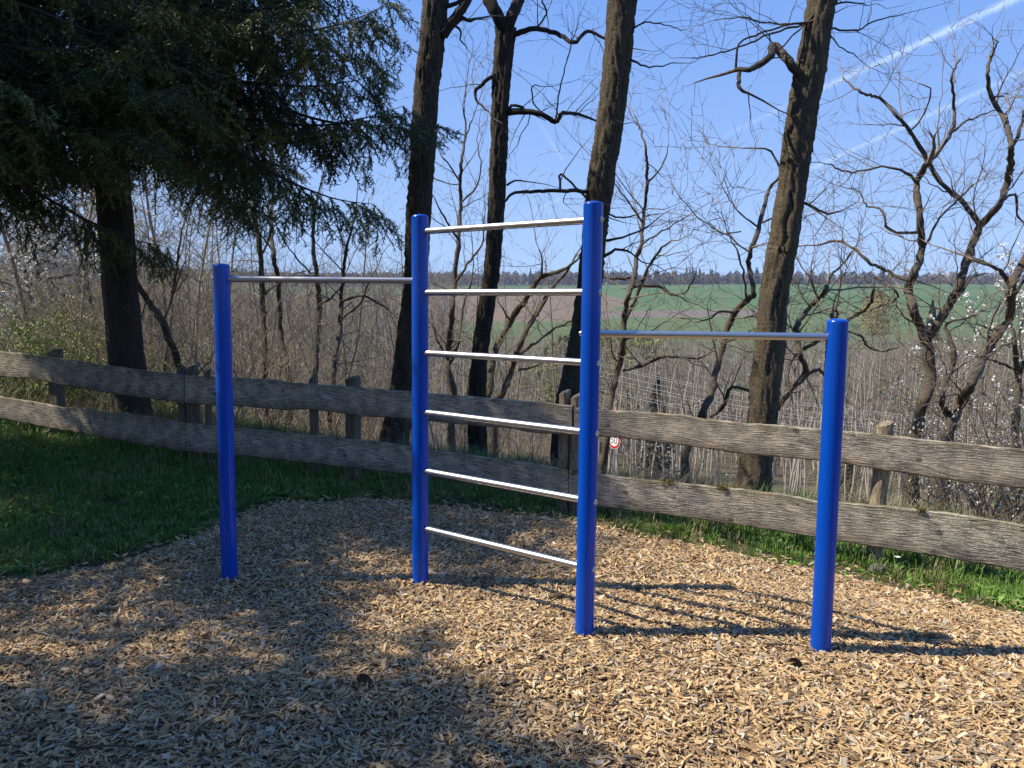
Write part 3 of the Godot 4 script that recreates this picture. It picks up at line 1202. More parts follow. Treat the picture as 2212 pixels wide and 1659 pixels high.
func frond_mesh(kind: int) -> Shape:
	# a side branch 1 long along +x: its shoots hang to both sides, set all round with needles
	var sh := Shape.new()
	var shoots := [[Vector3.ZERO, Vector3(1, -0.10, 0).normalized(), 1.0]]
	var cnt: int = [13, 15, 11, 14][kind]
	for k in cnt:
		var e := 0.06 + 0.86 * (k + rng.randf()) / cnt
		var sg := 1.0 if k % 2 == 0 else -1.0
		var d := Vector3(rng.randf_range(0.35, 0.8), rng.randf_range(-1.0, 0.05), sg * rng.randf_range(0.45, 1.0)).normalized()
		shoots.append([Vector3(e, -0.10 * e - 0.12 * e * e, 0), d, rng.randf_range(0.22, 0.46) * (1.1 - 0.6 * e)])
	for q in shoots:
		var p: Vector3 = q[0]
		var d: Vector3 = q[1]
		var long: float = q[2]
		var pts := PackedVector3Array([p])
		var rad := PackedFloat32Array([0.011 if long > 0.9 else 0.006])
		var m := 4
		for k in m:
			d = (d + Vector3.DOWN * 0.10 + rv() * 0.10).normalized()
			pts.append(pts[-1] + d * long / m)
			rad.append(rad[0] * (1.0 - 0.15 * (k + 1)))
		sh.tube(PackedVector3Array([pts[0], pts[2], pts[4]]) if long > 0.9 else PackedVector3Array([pts[0], pts[4]]), PackedFloat32Array([rad[0], rad[2], rad[4]]), 3, Color(1.3, 0.9, 0.7))
		var nn := int(long * 52.0)
		for k in nn:
			var f := (k + 0.5) / nn * m
			var j := mini(int(f), m - 1)
			var at_ := pts[j].lerp(pts[j + 1], f - j)
			var ax := (pts[j + 1] - pts[j]).normalized()
			var out := ax.cross(rv()).normalized()
			var n := (ax * 0.65 + out).normalized()
			var w := n.cross(rv()).normalized() * 0.0095
			var g := rng.randf_range(0.7, 1.3)
			sh.tri(at_ - w, at_ + w, at_ + n * rng.randf_range(0.05, 0.078), Color(g, g, g * 0.9))
	return sh


var fronds := []
var frond_tints := []


func conifer(called: String, label: String, base: Vector3, p: PackedVector3Array, r: PackedFloat32Array, tall: float, spread: float, low: float, count: int, limbs: Array) -> Node3D:
	var o := thing(called, label, "conifer", base, "tall dark conifers beside the lawn")
	part("trunk", barked(p, r, 34, 0.010, Color(0.085, 0.062, 0.042), Color(0.10, 0.10, 0.06), 61, base), M.bark, o)
	var wood := Shape.new()
	var green := PackedVector3Array()
	var green_tint := PackedColorArray()
	var total := 0
	var dead := Shape.new()
	var todo := []
	for k in count:
		var f := float(k) / count
		var h := low + (tall - low - 0.4) * pow(f, 0.95)
		var az := k * 2.39996 + rng.randfn(0, 0.25)
		var reach := spread * (1.0 - pow(f, 1.7)) * rng.randf_range(0.75, 1.08)
		todo.append([h, az, maxf(reach, 0.35), lerpf(0.02, 0.55, f) + rng.randfn(0, 0.10)])
	todo.append_array(limbs)
	for q in todo:
		var h: float = q[0]
		# where the trunk is at that height
		var start := p[0]
		for k in p.size() - 1:
			if p[k].y - base.y <= h and p[k + 1].y - base.y >= h:
				start = p[k].lerp(p[k + 1], (h - p[k].y + base.y) / (p[k + 1].y - p[k].y))
		start -= base
		var d := Vector3(cos(q[1]), q[3], sin(q[1])).normalized()
		var reach: float = q[2]
		var m := clampi(int(reach / 0.12), 4, 30)
		var step := reach / m
		var pts := PackedVector3Array([start])
		var rad := PackedFloat32Array([0.008 + 0.0095 * reach])
		var w := start
		for k in m:
			var f := (k + 1.0) / m
			d = (d + Vector3.DOWN * (0.028 if f < 0.65 else -0.05) * step / 0.14 + rv() * 0.05).normalized()
			w += d * step
			pts.append(w)
			rad.append(lerpf(rad[0], 0.003, f))
			if f < 0.12:
				continue
			for sgn in [-1.0, 1.0, 0.0]:
				if rng.randf() < (0.12 if sgn != 0.0 else 0.45):
					continue
				var side: Vector3 = d.cross(Vector3.UP).normalized() * (sgn if sgn != 0.0 else rng.randf_range(-0.6, 0.6))
				var e: Vector3 = (d * rng.randf_range(0.3, 0.8) + side * rng.randf_range(0.5, 1.0) + Vector3.DOWN * rng.randf_range(0.05, 0.6)).normalized()
				if sgn == 0.0:
					e = (d * 0.4 + side * 0.5 + Vector3.DOWN * rng.randf_range(0.4, 1.2)).normalized()
				var long := clampf(reach * 0.36, 0.28, 0.95) * rng.randf_range(0.5, 1.15) * (1.0 - 0.35 * f)
				if f < 0.36 and rng.randf() < 0.55:
					# bare inner twigs
					if sgn != 0.0:
						grow(dead, w, e, long * 1.1, 0.004, 1, {"seg": 0.09, "wig": 0.22, "up": -0.12, "fork": 0.45, "col": Color(0.24, 0.20, 0.14), "least": 0.0024})
					continue
				var z := e.cross(Vector3.UP + rv() * 0.25).normalized()
				var kind := rng.randi() % 4
				green.append_array(Transform3D(Basis(e, z.cross(e), z).scaled_local(Vector3(long, long * 1.1, long * 1.1)), w) * fronds[kind])
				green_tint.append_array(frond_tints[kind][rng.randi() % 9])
				total += 1
		wood.tube(pts, rad, 6, Color(0.075, 0.058, 0.042))
	part("branches", wood.done(), M.twig, o)
	part("dead_twigs", dead.done(), M.twig, o)
	var arr := []
	arr.resize(Mesh.ARRAY_MAX)
	arr[Mesh.ARRAY_VERTEX] = green
	arr[Mesh.ARRAY_COLOR] = green_tint
	var leaf := ArrayMesh.new()
	leaf.add_surface_from_arrays(Mesh.PRIMITIVE_TRIANGLES, arr)
	tag(part("foliage", leaf, M.needle, o), "", "", "", "stuff")
	print(called, " fronds ", total, " triangles ", green.size() / 3)
	return o


func make_conifers() -> void:
	for k in 4:
		var sh := frond_mesh(k)
		var flat := PackedVector3Array()
		var hue := PackedColorArray()
		for j in sh.i:
			flat.append(sh.v[j])
			hue.append(sh.c[j])
		fronds.append(flat)
		# the same frond in several greens, the lightest painted as if sunlit
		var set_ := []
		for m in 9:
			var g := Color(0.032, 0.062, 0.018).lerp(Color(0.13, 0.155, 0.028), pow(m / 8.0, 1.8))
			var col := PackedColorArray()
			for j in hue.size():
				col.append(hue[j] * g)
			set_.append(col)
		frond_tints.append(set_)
	var line := [289, 940, 78, 285, 880, 70, 272, 760, 64, 258, 600, 62, 248, 450, 61, 240, 350, 60, 229, 200, 56, 222, 50, 52]
	var t := trace(line, 8.6, 0.0)
	var p: PackedVector3Array = t[0]
	var r: PackedFloat32Array = t[1]
	var base := Vector3(p[0].x, land(p[0].x, p[0].z), p[0].z)
	p[0].y = base.y - 0.15
	var up := (p[-1] - p[-3]).normalized()
	p.append(p[-1] + up * 2.2)
	r.append(0.085)
	p.append(p[-1] + up * 2.3)
	r.append(0.01)
	var tall := p[-1].y - base.y
	# strong limbs the photograph shows: height, heading, reach, rise
	var limbs := [[3.35, 0.15, 3.3, 0.10], [3.6, -0.1, 3.4, 0.14], [4.1, 0.25, 3.5, 0.22], [3.3, 2.9, 3.0, 0.05], [3.4, 3.4, 3.2, 0.08], [3.4, 1.0, 2.8, 0.1], [3.5, 1.7, 2.6, 0.1], [3.7, 2.3, 3.0, 0.1], [4.4, 0.6, 3.2, 0.2], [4.8, 0.0, 3.3, 0.3], [4.6, 1.3, 2.6, 0.2], [4.9, 2.0, 2.6, 0.25], [5.1, 2.7, 2.8, 0.25]]
	var a := conifer("conifer", "tall conifer with dark drooping branches and bare lower trunk behind the plank fence", base, p, r, tall, 3.2, 3.25, 84, limbs)
	# its neighbours stand beside the lawn, out of the picture, and throw the shade seen on lawn and chips; the last is added to block skylight
	for q in [["conifer at the lawn's edge shading lawn and fence", -5.3, -6.0, 1.3, 0.88], ["conifer beside the chip bed shading its near side", -8.0, 0.8, 4.0, 1.3], ["conifer close to the chip bed shading the nearest chips", -5.4, 1.0, 2.2, 1.38], ["conifer at the back of the playground", 1.0, 7.0, 5.2, 1.3]]:
		var b := copy(a, Vector3(q[1], land(q[1], q[2]), q[2]), q[3], q[4])
		tag(b, q[0], "conifer")


# ---------------------------------------------------------------- the big bare trees behind the fence

const ACACIA := {"seg": 0.13, "wig": 0.30, "up": 0.03, "fork": 0.42, "col": Color(0.10, 0.075, 0.052), "least": 0.0028}


func big_tree(label: String, deep: float, trunk: Array, limbs: Array, col: Color, lichen: Color, seed_: int) -> void:
	var t := trace(trunk, deep, 0.0)
	var p: PackedVector3Array = t[0]
	var r: PackedFloat32Array = t[1]
	var base := Vector3(p[0].x, land(p[0].x, p[0].z), p[0].z)
	# down to the ground, with a root flare
	p.insert(0, base + Vector3.DOWN * 0.25)
	r.insert(0, r[0] * 1.35)
	var o := thing("acacia_tree", label, "tree", base, "tall furrowed trunks behind the fence")
	part("trunk", barked(p, r, 52, 0.032, col, lichen, seed_, base), M.bark, o)
	var tw := Shape.new()
	for l in limbs:
		var q := trace(l, deep - 0.05, 0.5)
		var s := smooth_path(q[0], q[1], 0.06)
		var lp: PackedVector3Array = s[0]
		var lr: PackedFloat32Array = s[1]
		for k in lp.size():
			lp[k] -= base
			if k > 0:
				lp[k] += rv() * 0.008
		var sh := Shape.new()
		sh.tube(lp, lr, 9 if lr[0] > 0.02 else 6, col * 0.75, true)
		part("branch", sh.done(), M.bark, o)
		for k in range(2, lp.size()):
			if rng.randf() < 0.17:
				var d := (lp[k] - lp[k - 1]).normalized()
				grow(tw, lp[k], (d * 0.4 + rv() * 0.9 + Vector3.UP * 0.25).normalized(), rng.randf_range(0.3, 0.85), minf(lr[k] * 0.5, 0.007), 2, ACACIA)
		grow(tw, lp[-1], (lp[-1] - lp[-3]).normalized(), 0.5, lr[-1] * 0.9, 2, ACACIA)
	part("twigs", tw.done(), M.twig, o)


func make_big_trees() -> void:
	var col := Color(0.175, 0.135, 0.088)
	var moss := Color(0.17, 0.155, 0.055)
	big_tree("dark furrowed tree trunk standing behind the second blue post", 9.6, [850, 1000, 70, 853, 953, 62, 860, 903, 54, 872, 820, 50, 884, 720, 49, 897, 620, 48, 904, 467, 49, 912, 333, 50, 921, 200, 48, 935, 67, 48, 948, -60, 46, 985, -420, 40], [[955, 75, 24, 987, 33, 20, 1012, -5, 17, 1040, -60, 14], [958, 15, 10, 985, 8, 8, 1010, -10, 6], [985, 50, 9, 1001, 38, 8, 1010, 45, 7, 1025, 40, 6], [978, 50, 6, 995, 68, 4, 994, 85, 3, 1010, 105, 2]], col * 0.55, Color(0.12, 0.105, 0.06), 71)
	big_tree("forked dark trunk standing between the ladder posts", 10.2, [1030, 1040, 46, 1031, 970, 39, 1031, 886, 38, 1035, 786, 34, 1047, 686, 33, 1062, 586, 31, 1071, 467, 33, 1077, 333, 34, 1082, 200, 34, 1090, 90, 38, 1092, 60, 40], [[1090, 62, 26, 1074, 33, 25, 1057, 0, 25, 1035, -60, 23, 1010, -160, 20], [1093, 62, 25, 1107, 33, 23, 1120, 0, 23, 1140, -70, 21, 1160, -180, 18], [1112, 73, 12, 1154, 62, 10, 1204, 73, 9, 1240, 92, 8, 1270, 68, 7, 1312, 86, 5], [1097, 243, 15, 1137, 240, 12, 1170, 248, 11, 1200, 262, 10, 1214, 245, 8, 1240, 245, 7, 1287, 260, 4], [1099, 237, 7, 1105, 228, 6, 1122, 229, 6, 1133, 236, 5], [1070, 160, 9, 1047, 177, 8, 1027, 197, 7, 1030, 217, 5, 1057, 243, 3], [1155, 65, 4, 1180, 30, 4, 1170, 0, 3], [1200, 258, 4, 1212, 180, 3, 1230, 110, 2], [1172, 246, 3, 1153, 222, 3, 1150, 187, 3, 1165, 186, 2], [1095, 400, 5, 1110, 390, 4, 1130, 392, 3]], col * 0.42, Color(0.09, 0.08, 0.05), 72)
	big_tree("leaning furrowed trunk standing behind the tallest right ladder post", 8.8, [1219, 1060, 76, 1222, 1010, 64, 1228, 886, 56, 1238, 836, 56, 1253, 753, 51, 1273, 620, 50, 1285, 500, 50, 1297, 400, 53, 1312, 300, 53, 1326, 200, 52, 1340, 67, 53, 1345, 0, 56, 1362, -120, 52, 1390, -420, 46], [[1283, 412, 10, 1267, 413, 9, 1204, 412, 8, 1137, 415, 7, 1104, 420, 6, 1090, 436, 4], [1210, 411, 6, 1212, 377, 5, 1250, 410, 5, 1270, 435, 5], [1360, 125, 6, 1385, 140, 4, 1410, 145, 3, 1460, 135, 2], [1362, 66, 4, 1395, 48, 3, 1440, 55, 2, 1475, 66, 1.5], [1300, 458, 5, 1340, 470, 4, 1372, 463, 3], [1310, 520, 7, 1340, 514, 5, 1380, 500, 4], [1295, 560, 8, 1330, 540, 6, 1362, 545, 4], [1370, -20, 20, 1395, -60, 16, 1440, -130, 12]], col * 0.68, moss * 0.8, 73)
	big_tree("tall sunlit leaning trunk with furrowed bark behind the low bar", 7.9, [1622, 1095, 92, 1627, 1053, 70, 1634, 1003, 63, 1646, 916, 58, 1652, 853, 57, 1662, 753, 57, 1670, 653, 55, 1686, 553, 54, 1691, 533, 55, 1711, 400, 52, 1730, 267, 55, 1753, 133, 52, 1776, 0, 50, 1802, -150, 47, 1850, -420, 41], [[1726, 162, 16, 1704, 133, 17, 1687, 113, 16, 1672, 99, 15, 1663, 122, 13, 1634, 143, 12, 1617, 150, 10, 1589, 150, 8], [1602, 150, 7, 1597, 165, 8, 1597, 187, 8, 1616, 202, 5], [1590, 150, 5, 1597, 95, 4, 1630, 78, 4, 1690, 55, 4, 1746, 48, 4], [1746, 48, 4, 1707, 52, 4, 1661, 50, 3, 1617, 40, 3, 1587, 37, 2.5, 1544, 43, 1.5], [1742, 52, 4, 1674, 70, 4, 1620, 92, 3.5, 1557, 114, 3, 1494, 127, 2], [1680, 112, 3, 1710, 78, 3, 1741, 52, 3], [1794, 62, 4, 1855, 64, 3, 1885, 47, 3, 1957, 28, 1.5], [1790, 72, 3, 1815, 100, 2.5, 1850, 120, 2], [1800, 10, 4, 1830, 5, 3, 1870, 10, 2], [1717, 430, 6, 1740, 440, 6, 1790, 462, 4, 1815, 455, 3]], col * 0.82, Color(0.155, 0.14, 0.06), 74)


# ---------------------------------------------------------------- slender trees traced from the photograph

func traced_tree(called: String, label: String, group: String, deep: float, col: Color, lines: Array, twigs: float, style: Dictionary, blossom := 0, wander := 1.2) -> void:
	var o: Node3D = null
	var base := Vector3.ZERO
	var tw := Shape.new()
	var st := style.duplicate()
	st.col = style.get("col", col)
	var spots := []
	for k in lines.size():
		var t := trace(lines[k], deep, wander, 0.84)
		var p: PackedVector3Array = t[0]
		var r: PackedFloat32Array = t[1]
		if k == 0:
			base = Vector3(p[0].x, land(p[0].x, p[0].z), p[0].z)
			if p[0].y > base.y:
				p.insert(0, base + Vector3.DOWN * 0.1)
				r.insert(0, r[0] * 1.25)
			else:
				base.y = p[0].y
			o = thing(called, label, "tree", base, group)
		var s := smooth_path(p, r, 0.11)
		var lp: PackedVector3Array = s[0]
		var lr: PackedFloat32Array = s[1]
		for j in lp.size():
			lp[j] -= base
			if j > 0 and j < lp.size() - 1:
				lp[j] += rv() * 0.012
				lr[j] *= rng.randf_range(0.86, 1.16)
		var sh := Shape.new()
		sh.tube(lp, lr, 8 if lr[0] > 0.03 else 6, col, true)
		part("trunk" if k == 0 else "branch", sh.done(), M.bark, o)
		for j in range(2, lp.size()):
			var chance := twigs * 0.16 * (1.0 if k > 0 else 0.75)
			if lr[j] > 0.07:
				chance *= 0.25
			if rng.randf() < chance:
				var d := (lp[j] - lp[j - 1]).normalized()
				grow(tw, lp[j], (d * 0.5 + rv() + Vector3.UP * 0.35).normalized(), rng.randf_range(0.35, 1.25), clampf(lr[j] * 0.45, 0.004, 0.012), 2, st)
				spots.append(lp[j])
		grow(tw, lp[-1], (lp[-1] - lp[-3]).normalized(), rng.randf_range(0.6, 1.1), lr[-1] * 0.9, 3, st)
	part("twigs", tw.done(), M.twig, o)
	if blossom > 0:
		part("blossoms", blossoms(tw, blossom, 0.02), M.petal, o)


# little white flowers set on the ends of shoots
func blossoms(tw: Shape, count: int, size: float) -> ArrayMesh:
	var sh := Shape.new()
	for k in count:
		var p := tw.v[rng.randi() % tw.v.size()] + rv() * size * 1.5
		for j in 3:
			var d := rv().normalized()
			var e := d.cross(rv()).normalized()
			var c := p + rv() * size
			sh.quad(c - d * size, c - e * size, c + d * size, c + e * size, Color(0.78, 0.77, 0.72) * rng.randf_range(0.85, 1.0))
	return sh.done()


func make_traced_trees() -> void:
	var bark_brown := Color(0.165, 0.13, 0.088)  # plain bark brown of the slender trees
	var tip := {"seg": 0.15, "wig": 0.30, "up": 0.05, "fork": 0.70, "least": 0.0040, "col": Color(0.22, 0.17, 0.115)}
	var g := "slender bare trees on the slope"
	traced_tree("bare_tree", "gnarled bare tree with twin crooked stems right of the low bar", g, 11.5, bark_brown, [
		[1974, 960, 30, 1978, 935, 27, 1994, 870, 26, 2011, 820, 25, 2006, 760, 25, 1999, 733, 24, 1984, 696, 20, 1971, 660, 19, 1962, 620, 18, 1974, 593, 17, 1990, 545, 16, 1987, 467, 15, 1981, 393, 14, 2007, 350, 13],
		[2003, 735, 19, 2024, 703, 19, 2047, 660, 18, 2071, 620, 17, 2090, 560, 17, 2117, 490, 16, 2157, 443, 14, 2177, 390, 13, 2184, 317, 12, 2167, 250, 10, 2141, 207, 9, 2134, 160, 7, 2141, 123, 5, 2157, 90, 3],
		[2117, 487, 12, 2104, 467, 12, 2074, 430, 11, 2034, 397, 10, 2007, 352, 10, 1967, 283, 8, 1934, 247, 7, 1901, 213, 6, 1857, 197, 5, 1821, 167, 3],
		[2005, 352, 9, 2021, 337, 8, 2057, 283, 7, 2061, 233, 6, 2057, 167, 5, 2074, 127, 3],
		[1981, 395, 7, 1957, 373, 6, 1907, 360, 5, 1840, 372, 4, 1790, 355, 3],
		[1985, 500, 8, 1964, 503, 7, 1935, 502, 7, 1914, 488, 6, 1912, 466, 5, 1898, 450, 5, 1874, 446, 4, 1862, 423, 3],
		[1974, 600, 9, 1957, 606, 9, 1917, 586, 8, 1884, 570, 8, 1837, 533, 7, 1807, 520, 6, 1764, 530, 4],
		[2180, 320, 8, 2198, 300, 7, 2215, 240, 6, 2240, 180, 4], [2160, 440, 6, 2190, 420, 5, 2200, 470, 4, 2225, 490, 3],
		[2057, 285, 5, 2090, 262, 4, 2130, 245, 3, 2160, 235, 2], [1995, 540, 6, 2030, 470, 5, 2060, 440, 4, 2100, 400, 3], [1967, 285, 5, 2000, 240, 4, 2010, 190, 3, 1985, 180, 2],
		[2035, 680, 7, 2070, 640, 6, 2100, 600, 5, 2130, 590, 3], [1990, 700, 5, 1960, 690, 4, 1935, 660, 3]], 1.5, tip)
	traced_tree("bare_tree", "bare tree leaning outward beside the twin stemmed gnarled tree", g, 10.8, bark_brown, [
		[2043, 965, 27, 2047, 953, 25, 2054, 920, 24, 2074, 870, 22, 2101, 826, 20, 2127, 766, 19, 2157, 720, 18, 2181, 686, 17, 2187, 620, 16, 2201, 580, 15, 2230, 530, 13, 2260, 450, 10],
		[2056, 915, 12, 2041, 886, 13, 2034, 853, 13, 2051, 806, 12, 2061, 766, 11, 2047, 720, 9, 2044, 700, 6, 2075, 690, 5, 2110, 680, 4],
		[2187, 630, 9, 2165, 590, 9, 2135, 572, 8, 2100, 560, 6], [2190, 640, 7, 2215, 600, 5, 2240, 560, 4], [2130, 765, 5, 2140, 700, 4, 2170, 640, 3]], 1.2, tip)
	traced_tree("bare_tree", "thin crooked tree rising close to the tall sunlit trunk", g, 10.0, bark_brown, [
		[1481, 1045, 24, 1481, 986, 21, 1498, 930, 20, 1517, 896, 19, 1537, 846, 18, 1551, 783, 17, 1571, 710, 15, 1587, 676, 16, 1621, 643, 13, 1627, 630, 12, 1617, 573, 11, 1621, 547, 11, 1641, 483, 10, 1661, 410, 8, 1684, 378, 6, 1674, 340, 5, 1654, 320, 4, 1607, 320, 3],
		[1587, 676, 7, 1560, 672, 6, 1530, 690, 4, 1500, 695, 3], [1612, 645, 6, 1607, 600, 5, 1597, 553, 4, 1570, 500, 3], [1532, 900, 10, 1560, 880, 11, 1580, 835, 9, 1625, 848, 6], [1641, 483, 5, 1670, 470, 4, 1700, 478, 3], [1638, 490, 5, 1610, 470, 4, 1580, 440, 3, 1560, 400, 2], [1600, 500, 4, 1560, 505, 3, 1530, 480, 2], [1565, 740, 6, 1590, 730, 5, 1612, 725, 3]], 1.3, tip)
	traced_tree("bare_tree", "crooked tree emerging behind the low bar's far end post", g, 9.6, bark_brown, [
		[1660, 930, 17, 1681, 876, 17, 1714, 836, 15, 1741, 800, 14, 1727, 760, 13, 1722, 720, 12, 1721, 703, 12, 1751, 663, 11, 1781, 630, 10, 1794, 596, 6, 1827, 563, 4, 1850, 530, 2],
		[1735, 755, 11, 1774, 733, 10, 1834, 690, 9, 1874, 666, 8, 1887, 630, 7, 1890, 600, 5, 1935, 630, 5, 1930, 650, 4, 1880, 670, 3],
		[1722, 765, 5, 1705, 790, 5, 1705, 830, 4, 1712, 870, 3], [1810, 850, 9, 1770, 800, 8, 1741, 815, 8], [1802, 720, 13, 1802, 692, 12, 1797, 678, 9, 1803, 668, 6], [1804, 690, 7, 1809, 680, 6, 1806, 670, 4], [1825, 715, 6, 1860, 725, 6, 1872, 745, 5, 1900, 758, 4, 1945, 750, 3]], 0.9, tip)
	traced_tree("bare_tree", "upright bare tree just right of the tallest blue post", g, 12.0, bark_brown, [
		[1302, 1020, 20, 1310, 950, 18, 1324, 843, 16, 1337, 793, 16, 1347, 736, 15, 1347, 693, 14, 1357, 640, 13, 1367, 613, 12, 1377, 553, 11, 1384, 533, 10, 1390, 467, 9, 1397, 400, 8, 1397, 333, 6, 1385, 283, 5, 1370, 250, 3],
		[1352, 690, 9, 1375, 640, 9, 1400, 580, 8, 1425, 540, 6, 1450, 520, 4], [1367, 620, 10, 1420, 618, 8, 1450, 635, 6, 1480, 632, 4, 1500, 600, 3], [1360, 600, 9, 1335, 602, 8, 1300, 597, 6], [1347, 735, 9, 1390, 720, 4], [1345, 800, 9, 1400, 785, 8, 1440, 770, 7, 1500, 775, 6, 1530, 765, 4], [1397, 400, 5, 1430, 360, 4, 1445, 310, 2], [1388, 480, 5, 1360, 440, 4, 1330, 400, 3], [1384, 530, 5, 1430, 500, 4, 1480, 470, 3], [1340, 790, 5, 1322, 760, 4, 1318, 720, 3]], 1.5, tip)
	traced_tree("bare_tree", "leaning mossy tree seen through the ladder", g, 12.5, Color(0.16, 0.125, 0.06), [
		[1045, 890, 17, 1057, 846, 16, 1070, 760, 16, 1104, 693, 15, 1137, 643, 14, 1167, 600, 12, 1210, 586, 9, 1247, 560, 6, 1260, 530, 4], [1167, 600, 6, 1172, 570, 5, 1165, 540, 3], [1104, 693, 5, 1080, 660, 4, 1070, 630, 3]], 1.1, tip)
	traced_tree("bare_tree", "second leaning tree seen through the ladder, paler bark", g, 13.2, bark_brown, [
		[1070, 890, 18, 1087, 846, 17, 1105, 800, 16, 1120, 753, 15, 1145, 700, 14, 1164, 670, 12, 1190, 625, 10, 1217, 596, 8, 1235, 570, 5], [1110, 775, 8, 1150, 745, 7, 1190, 715, 6, 1240, 690, 4], [1120, 800, 6, 1160, 790, 5, 1185, 770, 3]], 1.3, tip)
	traced_tree("bare_tree", "bare tree with a tall crown between second post and forked trunk", g, 13.0, bark_brown, [
		[975, 905, 20, 980, 850, 18, 967, 800, 16, 967, 766, 15, 977, 670, 14, 980, 620, 13, 990, 533, 11, 995, 440, 9, 995, 367, 8, 1007, 277, 5, 1000, 230, 3], [984, 610, 8, 1010, 570, 7, 1040, 530, 5, 1045, 480, 3], [992, 520, 6, 960, 470, 5, 940, 430, 3], [995, 400, 5, 975, 360, 4, 955, 340, 3], [1003, 300, 4, 1020, 260, 3], [970, 790, 9, 990, 740, 8, 1000, 660, 7, 1018, 610, 4], [995, 440, 5, 1030, 400, 4, 1040, 350, 3], [968, 780, 6, 940, 720, 5, 930, 670, 4]], 1.8, tip)
	# stems of the left thicket
	var thin := [
		["slim dark stem standing between the first two blue posts", 15.0, [[573, 930, 17, 572, 786, 16, 567, 653, 14, 563, 553, 13, 547, 450, 11, 545, 400, 8], [566, 640, 5, 590, 620, 4, 640, 590, 3], [560, 560, 6, 585, 500, 5, 590, 440, 3]]],
		["pair stem bending next to the slim dark stem", 15.6, [[626, 840, 13, 620, 786, 13, 607, 720, 12, 600, 603, 11, 590, 553, 11, 585, 480, 9, 590, 420, 6], [588, 540, 5, 560, 500, 4, 545, 460, 3]]],
		["straight dark stem under the long high bar's middle", 16.0, [[678, 900, 16, 680, 820, 15, 687, 700, 14, 690, 653, 13, 683, 586, 11, 676, 520, 9, 680, 450, 6], [686, 660, 6, 720, 640, 5, 745, 600, 4], [684, 600, 5, 650, 570, 4, 620, 530, 3]]],
		["bent dark stem close to the second blue post", 15.0, [[712, 900, 14, 722, 800, 13, 735, 696, 12, 738, 640, 10, 745, 560, 8, 760, 490, 6], [736, 690, 6, 780, 650, 5, 800, 600, 3], [740, 650, 7, 790, 640, 6, 840, 670, 4]]],
		["slanting dark stem rising behind the conifer trunk", 12.0, [[402, 860, 15, 387, 786, 17, 350, 696, 15, 317, 646, 13, 287, 596, 12, 270, 560, 10, 255, 520, 7], [350, 700, 5, 372, 640, 4, 390, 590, 3], [318, 648, 5, 300, 700, 4, 280, 740, 3]]],
		["pale thin stem between conifer trunk and first blue post", 13.5, [[352, 880, 8, 357, 780, 8, 368, 700, 8, 372, 640, 7, 385, 560, 6, 392, 500, 4], [372, 640, 4, 400, 600, 3, 410, 560, 2]]],
		["dark thin stem beyond the traffic mirror", 20.0, [[74, 800, 10, 72, 700, 10, 68, 640, 9, 60, 560, 8, 50, 500, 6], [68, 640, 5, 40, 600, 4, 20, 560, 3]]],
		["leaning stem left of the conifer trunk", 17.0, [[212, 800, 9, 205, 700, 9, 190, 620, 8, 178, 560, 7, 160, 480, 5], [196, 650, 4, 170, 620, 3, 150, 570, 2]]]]
	for q in thin:
		traced_tree("slim_tree", q[0], "slim stems in the thicket", q[1] * 0.80, Color(0.125, 0.10, 0.07), q[2], 1.3, {"seg": 0.2, "wig": 0.24, "up": 0.05, "fork": 0.55, "least": 0.005, "col": Color(0.20, 0.165, 0.115)})
	var bl := {"seg": 0.16, "wig": 0.22, "up": 0.02, "fork": 0.6, "least": 0.005, "col": Color(0.13, 0.105, 0.075)}
	traced_tree("blossom_tree", "white blossoming tree beyond the conifer trunk", "blossoming trees", 15.0, Color(0.11, 0.09, 0.065), [
		[60, 830, 15, 62, 760, 14, 68, 640, 13, 80, 590, 10, 110, 540, 7, 150, 500, 5], [68, 650, 7, 50, 560, 6, 40, 490, 4], [80, 600, 6, 120, 600, 5, 175, 590, 3], [78, 600, 5, 95, 520, 4, 90, 450, 3], [110, 545, 4, 160, 555, 3, 200, 530, 2], [90, 580, 4, 140, 640, 3, 190, 620, 2], [120, 540, 4, 130, 480, 3, 170, 440, 2], [72, 640, 5, 30, 620, 4, -10, 600, 3]], 3.0, bl, 9000)
	traced_tree("blossom_tree", "white blossoming branches behind the outward leaning tree", "blossoming trees", 14.0, Color(0.14, 0.11, 0.08), [
		[2190, 980, 16, 2195, 900, 15, 2200, 820, 14, 2190, 740, 10, 2180, 680, 7, 2170, 620, 4], [2196, 830, 8, 2225, 740, 7, 2230, 650, 5], [2192, 760, 6, 2150, 720, 5, 2110, 700, 3], [2198, 800, 6, 2150, 780, 5, 2100, 770, 3], [2190, 740, 5, 2210, 690, 4, 2200, 640, 2]], 2.4, bl, 900)


# ---------------------------------------------------------------- thicket on the slope

func shrub_mesh(stems: int, tall: float, lean: float, col: Color, lev: int, fork := 0.5) -> Shape:
	var sh := Shape.new()
	for k in stems:
		var a := rng.randf() * TAU
		var d := Vector3(cos(a) * lean * rng.randf(), 1, sin(a) * lean * rng.randf()).normalized()
		grow(sh, Vector3(cos(a), 0, sin(a)) * rng.randf() * 0.25, d, tall * rng.randf_range(0.55, 1.0), rng.randf_range(0.006, 0.014), lev, {"seg": tall * 0.11, "wig": 0.36, "up": 0.035, "fork": fork, "least": 0.0046, "col": col})
	return sh


